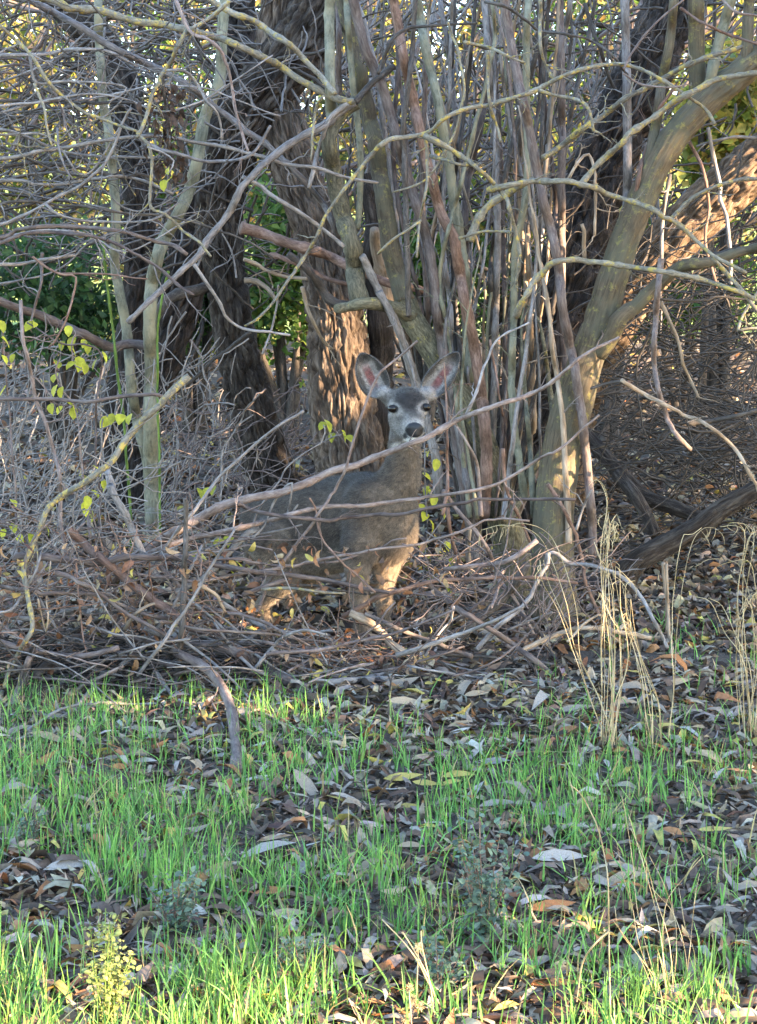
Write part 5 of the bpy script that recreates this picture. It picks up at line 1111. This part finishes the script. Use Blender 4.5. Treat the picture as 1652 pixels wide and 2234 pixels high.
# ------------------------------------------------------------------ dry straw tufts
def straw(label, stalks, Yb, Yt, heads=True, w=2.2, name='dry_grass_tuft'):
    bx, by = stalks[0][0]; p0 = ground_hit(bx, by) if Yb is None else P(bx, by, Yb)
    Yb = p0[1]; Yt = Yb if Yt is None else Yt
    t = thing(name, label, 'dry grass', (p0[0], p0[1], float(terrain(p0[0], p0[1]))))
    if heads: stalks = stalks + [[(x + rng.normal(0, 4) + (k_ * 3 * q), y + rng.normal(0, 8)) for k_, (x, y) in enumerate(st)] for q, st in zip(rng.normal(0, 1.6, len(stalks)), stalks)]
    for s in stalks:
        o, W, r = branch(t, s, w, w * .6, Yb, Yb + rng.normal(0, .08), 'straw', 'stalk', 5, 0, wob=.25, knob=.02)
        if heads and len(W) > 8 and rng.random() < .5:
            n_ = 5; T = np.zeros((n_, 6, 3)); R = np.zeros((n_, 6)); b0 = base_of(t)
            for i in range(n_):
                a = W[-1 - int(i * .9)]; d = np.array([rng.normal(0, .35), rng.normal(0, .3), -1.0]); ln = rng.uniform(.025, .07); ss_ = np.linspace(0, 1, 6)[:, None]
                T[i] = a + np.array([rng.normal(0, .012), 0, .004]) * np.sin(ss_ * 3) + d * ln * ss_; R[i] = [.0004, .0007, .0013, .0014, .0009, .0002]
            V, Q, Tr, B_ = tubes(T - b0, R, 4, cap=False); obj('seed_head', mesh('seed_head', V, Q, Tr, M['straw'], bk=B_), o)['kind'] = 'stuff'
S1 = [Z(6, [(985, 1160), (1000, 900), (1010, 600), (1000, 300), (1010, 180), (1040, 130)]), Z(6, [(1000, 1150), (1030, 850), (1020, 500), (990, 380), (960, 300), (940, 250)]), Z(6, [(1010, 1190), (1060, 900), (1050, 640), (1000, 560), (960, 470)]), Z(6, [(1190, 1140), (1150, 900), (1110, 700), (1060, 560), (1030, 400), (1010, 330)]),
      Z(6, [(1200, 1180), (1180, 960), (1140, 750), (1090, 560), (1080, 440), (1120, 420)]), Z(6, [(970, 1150), (975, 900), (970, 680), (980, 480), (1000, 250), (1030, 160)]), Z(6, [(1230, 1150), (1220, 960), (1160, 800), (1120, 640), (1100, 500)]), Z(6, [(1040, 1190), (1040, 1000), (1080, 800), (1100, 700), (1080, 560)]),
      Z(6, [(1010, 1170), (930, 950), (860, 720), (800, 560), (740, 420), (720, 330)]), Z(6, [(1260, 1120), (1290, 900), (1300, 650), (1330, 420), (1370, 250), (1420, 190), (1470, 190)]), Z(6, [(1050, 1180), (960, 930), (880, 760), (860, 520), (760, 240), (640, 170), (540, 190)]), Z(6, [(1020, 1160), (1020, 760), (980, 420), (985, 240), (1000, 60), (960, -20), (930, 20)])]
straw('tall dry straw-coloured grass tuft right of the willow stool, drooping heads', S1, None, None)
S2 = [Z(6, [(1600, 1120), (1590, 900), (1570, 650), (1570, 450), (1600, 230), (1560, 180), (1490, 185)]), Z(6, [(1640, 1100), (1620, 800), (1560, 660), (1500, 530), (1440, 495)]), Z(6, [(1610, 1110), (1640, 800), (1630, 560), (1600, 420), (1560, 340), (1450, 325), (1380, 360)]), Z(6, [(1630, 1130), (1600, 700), (1590, 450), (1610, 250), (1650, 200)]), Z(6, [(1580, 1100), (1560, 800), (1580, 600), (1640, 480), (1700, 460)]), Z(6, [(1650, 1100), (1660, 800), (1640, 600), (1620, 520), (1580, 470)])]
straw('dry straw grass tuft beside the low dark trunk, bent stems', S2, None, None)
S3 = [Z(8, [(1240, 1230), (1180, 1000), (1130, 800), (1110, 600), (1080, 400), (1060, 300)]), Z(8, [(1260, 1240), (1230, 900), (1170, 650), (1120, 480), (1090, 380)]), Z(8, [(1290, 1220), (1270, 950), (1210, 750), (1170, 600), (1100, 440)]), Z(8, [(1280, 1230), (1300, 900), (1250, 700), (1180, 560)]), Z(8, [(1330, 1220), (1360, 950), (1380, 750), (1400, 640)]),
      Z(8, [(1350, 1210), (1340, 1000), (1290, 820), (1190, 700)]), Z(8, [(1230, 1240), (1150, 1030), (1080, 920), (1020, 840)]), Z(8, [(1250, 1240), (1140, 960), (1110, 800), (1060, 620), (1040, 500)]), Z(8, [(1370, 1200), (1380, 1000), (1340, 880), (1310, 700)]), Z(8, [(1300, 1230), (1250, 1050), (1240, 900), (1260, 760), (1330, 660), (1420, 560)]), Z(8, [(1240, 1220), (1210, 1100), (1060, 900), (1030, 780)])]
straw('broken clump of dry grey-brown straw leaning left in the open grass', S3, None, None, False)
straw('single tall pale straw bowing left, rooted among sunlit grass', [Z(8, [(1012, 1330), (1008, 1100), (1005, 900), (1000, 650), (965, 470), (920, 360), (880, 290), (835, 252)]), Z(8, [(1006, 890), (950, 940), (890, 1030), (870, 1160), (860, 1290)])], None, None, False, 4.5)
straw('three cut straw stems leaning together among the bottom grass', [Z(8, [(330, 1300), (250, 1180), (170, 1020), (90, 920), (15, 840)]), Z(8, [(260, 1290), (240, 1160), (190, 1040), (105, 895)]), Z(8, [(250, 1300), (225, 1120), (190, 960), (185, 890)])], None, None, False, 4.5)
straw('single thin straw lying low between grass clumps', [Z(8, [(500, 135), (650, 108), (850, 110), (1000, 118)])], None, None, False, 3)
# fluffy seed heads
sdh = thing('seed_head_plant', 'dry weed with fluffy pale seed heads at the bottom edge', 'weed', ground_hit(905, 2250)); b0 = base_of(sdh); yb = b0[1]
for sx_, sy_ in ((900, 2180), (917, 2196), (893, 2155), (885, 2225), (912, 2065)):
    branch(sdh, [(900, 2270), ((900 + sx_) / 2, (2270 + sy_) / 2), (sx_, sy_)], 3, 2, yb, yb, 'straw', 'stalk', 5, 0)
    c = P(sx_, sy_, yb) - b0; d = nrm(rng.normal(size=(70, 3))) * rng.uniform(.006, .013, (70, 1)); T = c + d[:, None] * np.linspace(0, 1, 3)[None, :, None]
    V, Q, Tr, B_ = tubes(T, np.full((70, 3), .0005), 3, cap=False); obj('seed_head', mesh('seed_head', V, Q, Tr, M['straw'], bk=B_), sdh)['kind'] = 'stuff'

# ------------------------------------------------------------------ low herbs
def herb(label, px, py, top, spread, nst, cols, lsz, nl, name='low_herb', mat='weed'):
    p = ground_hit(px, py); t = thing(name, label, 'herb', (p[0], p[1], float(terrain(p[0], p[1])))); yb = p[1]; b0 = base_of(t)
    H = (py - top) * yb / FPX; S = spread * yb / FPX
    for i in range(nst):
        a = rng.random() * 6.28; s = np.linspace(0, 1, 9)[:, None]; hh = H * rng.uniform(.55, 1.0); r_ = S * math.sqrt(rng.random()) * (1.1 - .5 * hh / H)
        W = np.array([0, 0, -.01]) + np.array([math.cos(a), math.sin(a), 0]) * r_ * s ** 1.2 + np.array([0, 0, hh]) * s + np.cumsum(rng.normal(0, .0015, (9, 3)), 0)
        V, Q, Tr, B_ = tubes(W[None], np.linspace(.0020, .0009, 9)[None], 5)
        st = obj('stem', mesh('stem', V, Q, Tr, M['red' if mat == 'weed' else 'vine'], bk=B_), t)
        ii = rng.uniform(.15, 1.0, nl); c = np.stack([np.interp(ii, s[:, 0], W[:, k_]) for k_ in range(3)], 1) + rng.normal(0, 1, (nl, 3)) * np.array([1, 1, .5]) * S * .13
        L = rng.uniform(.6, 1.3, nl) * lsz
        V, Q, C = leaves(c, L, L * .62, rng.random(nl) * 6.28, rng.uniform(-.2, .9, nl), rng.normal(0, .4, nl), rng.uniform(0, .2, nl), np.full(nl, .3), pal(cols, nl, .15), 'ovate')
        f_ = obj('foliage', mesh('foliage', V, Q, mat=M['weed'], colr=C), st); f_['kind'] = 'stuff'
GG = [(.12, .175, .12), (.16, .215, .15), (.09, .135, .10)]; YG = [(.22, .25, .085), (.28, .30, .10), (.17, .22, .07)]
herb('tall sunlit yellow-green herb at the lower left edge of the lawn', 228, 2258, 1940, 95, 16, YG, .013, 60, mat='g')
herb('dark grey-green herb with small round leaves left of centre in the grass', 385, 2045, 1850, 115, 13, GG, .019, 26)
herb('sprawling grey-green herb right of centre, taller than the others', 1055, 2060, 1745, 120, 15, GG, .020, 34)
herb('low grey-green herb near the yellow folded leaf at the bottom', 665, 2150, 2010, 100, 11, GG, .018, 24)
herb('faint grey-green herb sprig at the left edge among grass', 65, 1850, 1755, 60, 8, GG, .018, 18)
herb('small grey-green herb under the broad silver leaf', 960, 2165, 2010, 90, 9, GG, .018, 20)

# ------------------------------------------------------------------ background: leafy bushes, trees, far hillside growth
def crown_leaves(cent, rad, n, cols, L, clump=0.35, nclump=40):
    d = nrm(rng.normal(size=(nclump, 3))) * (rng.random((nclump, 1)) ** .4); cc = cent + d * rad * .85
    i = rng.integers(nclump, size=n); p = cc[i] + rng.normal(size=(n, 3)) * np.asarray(rad) * clump * .5
    Ls = rng.uniform(*L, n); nv = nrm(rng.normal(size=(n, 3)) + np.array([0, -.3, .6]))
    sh = .75 + .5 * rng.random(nclump)
    return small_leaves(p, Ls, Ls * .6, nv, pal(cols, n, .15) * sh[i][:, None])
def bush(label, px, py, Y, w, h, n, cols, L=(.05, .11), name='leafy_bush', cat='bush', group=None, nclump=40):
    c = P(px, py, Y); g = float(terrain(c[0], c[1])); s = Y / FPX
    t = thing(name, label, cat, (c[0], c[1], g), group); b0 = base_of(t)
    rad = np.array([w / 2 * s, min(w / 2 * s, 1.2), h / 2 * s])
    V, T, C = crown_leaves(c - b0, rad, n, cols, L, nclump=nclump)
    V[:, 2] = np.maximum(V[:, 2], .02 + rng.random(len(V)) * .03)
    f_ = obj('foliage', mesh('foliage', V, None, T, M['foliage'], colr=C), t); f_['kind'] = 'stuff'
    m_ = 9
    top = c[2] - g + rad[2] * .6; T_ = np.zeros((m_, 8, 3)); s_ = np.linspace(0, 1, 8)[:, None]
    for i in range(m_):
        e = (c - b0) + rng.normal(size=3) * rad * .5; e[2] = abs(e[2]); T_[i] = np.array([rng.normal(0, .05), rng.normal(0, .05), -.05]) * (1 - s_) + e * s_ + np.array([0, 0, .25]) * np.sin(s_ * 3.1) * rad[2]
    V, Q, Tr, B_ = tubes(T_, np.repeat(np.linspace(.03, .008, 8)[None], m_, 0) * (1 + h * s * .25), 6, cap=False)
    obj('stems', mesh('stems', V, Q, Tr, M['dark'], bk=B_), t)
    return t
DG = [(.045, .095, .030), (.065, .13, .035), (.035, .075, .03)]; MG = [(.06, .125, .03), (.09, .16, .035), (.14, .19, .04)]; LG = [(.22, .25, .045), (.36, .32, .06), (.15, .20, .04), (.46, .34, .08)]  # LG yellow-greens raised toward gold to add sun glow to background leaves
bush('dense dark green bush in the left background behind the shrub', 130, 640, 14.5, 520, 300, 3300, DG)
bush('dark green bush between saplings and rough trunk, low down', 420, 600, 15.0, 260, 330, 2600, DG)
bush('bright green bush seen between the two furrowed trunks', 630, 590, 14.5, 260, 430, 3800, MG)
bush('yellow-green bush behind the left trunks', 330, 720, 17.5, 420, 160, 1800, LG)
bush('green bush glimpsed behind the willow shoots', 930, 560, 15.5, 320, 340, 4200, MG)
bush('shady green bush low behind the black trunk', 1180, 620, 16.5, 360, 260, 3200, DG)
bush('yellow-green bush with sun glow in its colour behind the black trunk', 1120, 430, 16.0, 380, 420, 2600, LG)
bush('pale olive bush at the right edge behind the leaning sunlit trunk', 1590, 300, 13.5, 260, 420, 1600, LG, (.07, .14))
bush('dim olive bush low in the right background', 1500, 640, 15.5, 420, 240, 2200, MG)
bush('small yellow-green bush behind the brush at the right', 1330, 560, 13.8, 200, 320, 900, LG)
for i, (px, py, Y, w, h, n, cs, lb) in enumerate([
        (60, 250, 24, 620, 560, 4200, LG, 'sunny yellow-leaved tree far behind the left branches'), (480, 380, 27, 520, 420, 3600, MG, 'green tree far behind the rough trunk'), (860, 200, 25, 520, 560, 4000, LG, 'yellow-green tree far behind the willow shoots'),
        (1250, 120, 27, 560, 520, 4000, MG, 'green tree far behind the black trunk top'), (1600, 120, 24, 420, 420, 2400, LG, 'thin yellow-green tree far behind the smooth tree'), (300, 30, 30, 700, 380, 3600, MG, 'dusky green tree high in the far left background')]):
    c = P(px, py, Y); g = float(terrain(c[0], c[1])); s = Y / FPX
    t = thing('background_tree', lb, 'tree', (c[0], c[1], g), 'trees beyond the thicket'); b0 = base_of(t)
    rad = np.array([w / 2 * s, 1.6, h / 2 * s]); V, T, C = crown_leaves(c - b0, rad, n, cs, (.10, .20), .3, 60)
    f_ = obj('crown', mesh('crown', V, None, T, M['foliage'], colr=C), t); f_['kind'] = 'stuff'
    H = c[2] - g; s_ = np.linspace(0, 1, 14)[:, None]
    W = np.array([0, 0, -.1]) * (1 - s_) + np.array([rng.normal(0, .3), 0, H]) * s_ + np.sin(s_ * 5) * np.array([.08, 0, 0])
    V, Q, Tr, B_ = tubes(W[None], np.linspace(.16, .06, 14)[None], 10); obj('trunk', mesh('trunk', V, Q, Tr, M['rough'], bk=B_), t)
    T_ = np.zeros((12, 8, 3)); s8 = np.linspace(0, 1, 8)[:, None]
    for k_ in range(12):
        a0 = W[rng.integers(7, 14)]; e = (c - b0) + rng.normal(size=3) * rad * .6; T_[k_] = a0 * (1 - s8) + e * s8 + np.array([0, 0, .3]) * np.sin(s8 * 3.1)
    V, Q, Tr, B_ = tubes(T_, np.repeat(np.linspace(.05, .012, 8)[None], 12, 0), 6, cap=False); obj('limbs', mesh('limbs', V, Q, Tr, M['dark'], bk=B_), t)

WC = [(.10, .09, .04), (.09, .11, .03), (.20, .16, .05), (.06, .08, .03), (.34, .24, .07)]
cc = np.array([P(rng.uniform(-150, 1800), rng.uniform(-80, 640), rng.uniform(19.5, 22.5)) for k_ in range(110)])
i_ = rng.integers(110, size=15000); p = cc[i_] + rng.normal(size=(15000, 3)) * np.array([.35, .35, .30]); p[:, 2] = np.maximum(p[:, 2], terrain(p[:, 0], p[:, 1]) + .03)
Ls = rng.uniform(.07, .16, 15000); V, T, C = small_leaves(p, Ls, Ls * .6, nrm(rng.normal(size=(15000, 3))), pal(WC, 15000, .25))
tag(obj('far_wood', mesh('far_wood', V, None, T, M['foliage'], colr=C)), 'far belt of brownish gold autumn foliage closing the view behind the thicket', 'woodland', kind='stuff')

# ------------------------------------------------------------------ added unseen trees on the sun's side, crowns shaped to cast the evening shade
LIT = [((745, 720), 10.1, .26), ((750, 790), 10.1, .26), ((735, 660), 10.1, .12), ((760, 860), 10.1, .14), ((715, 572), 9.75, .02), ((640, 540), 9.75, .03), ((908, 1180), 8.25, .07), ((842, 1290), 8.33, .05), ((890, 1230), 8.25, .03), ((1030, 1080), 9.0, .09),
       ((1360, 670), 11.6, .2), ((1420, 600), 11.5, .26), ((1500, 510), 11.4, .28), ((1590, 420), 11.3, .28), ((1640, 370), 11.2, .2), ((1300, 780), 8.9, .08), ((1330, 690), 8.9, .07), ((1275, 860), 8.85, .06), ((830, 1395), 7.7, .07), ((590, 1010), 10.8, .06), ((570, 900), 10.7, .05),
       ((450, 790), 15, .3), ((1010, 860), 9.1, .05), ((640, 1330), 8.6, .06), ((400, 1550), 7.0, .10), ((250, 1540), 7.0, .06), ((1100, 1230), 7.9, .06), ((1640, 1700), 6, .05), ((360, 1170), 7.8, .05)]
rays = [(P(*p, y), r) for p, y, r in LIT]  # spots kept sunlit: crown leaves along these rays are dropped
YB = [4.2, 6.4, 8.4, 10.4, 12.6, 15.6, 21]
for i in range(6):
    n_ = (9500, 9500, 9500, 9500, 6500, 1500)[i]
    q0 = np.stack([rng.uniform(-2.6, 2.6, n_), rng.uniform(YB[i], YB[i + 1], n_), rng.uniform(-.1, 4.6, n_)], 1)
    p = q0 + SUN * rng.uniform(12.0, 14.5, (n_, 1))
    land = p - SUN * (p[:, 2:3] / SUN[2]); k_ = land[:, 1] > 3.74 + rng.normal(0, .05, n_)
    for c, r_ in rays:
        d = p - c; tt = d @ SUN; k_ &= ~((tt > 0) & (np.linalg.norm(d - tt[:, None] * SUN, axis=1) < r_ + .08))
    p = p[k_]; bc = p.mean(0); b0 = np.array([bc[0], bc[1], float(terrain(bc[0], bc[1]))])
    t = thing('added_shade_tree', 'added unseen tree, its leaves placed to shade the clearing, one of a row', 'tree', b0, 'added trees shading the clearing')
    Ls = rng.uniform(.22, .36, len(p))
    V, T, C = small_leaves(p - b0, Ls, Ls * .7, nrm(rng.normal(size=(len(p), 3)) + SUN * .8), pal(DG, len(p)))
    f_ = obj('crown', mesh('crown', V, None, T, M['shade_leaf'], colr=C), t); f_['kind'] = 'stuff'
    s_ = np.linspace(0, 1, 12)[:, None]; W = np.array([0, 0, -.1]) * (1 - s_) + np.array([.2, 0, bc[2] + .8]) * s_ + np.sin(s_ * 4) * np.array([.1, .05, 0])
    V, Q, Tr, B_ = tubes(W[None], np.linspace(.18, .05, 12)[None], 10); obj('trunk', mesh('trunk', V, Q, Tr, M['rough'], bk=B_), t)
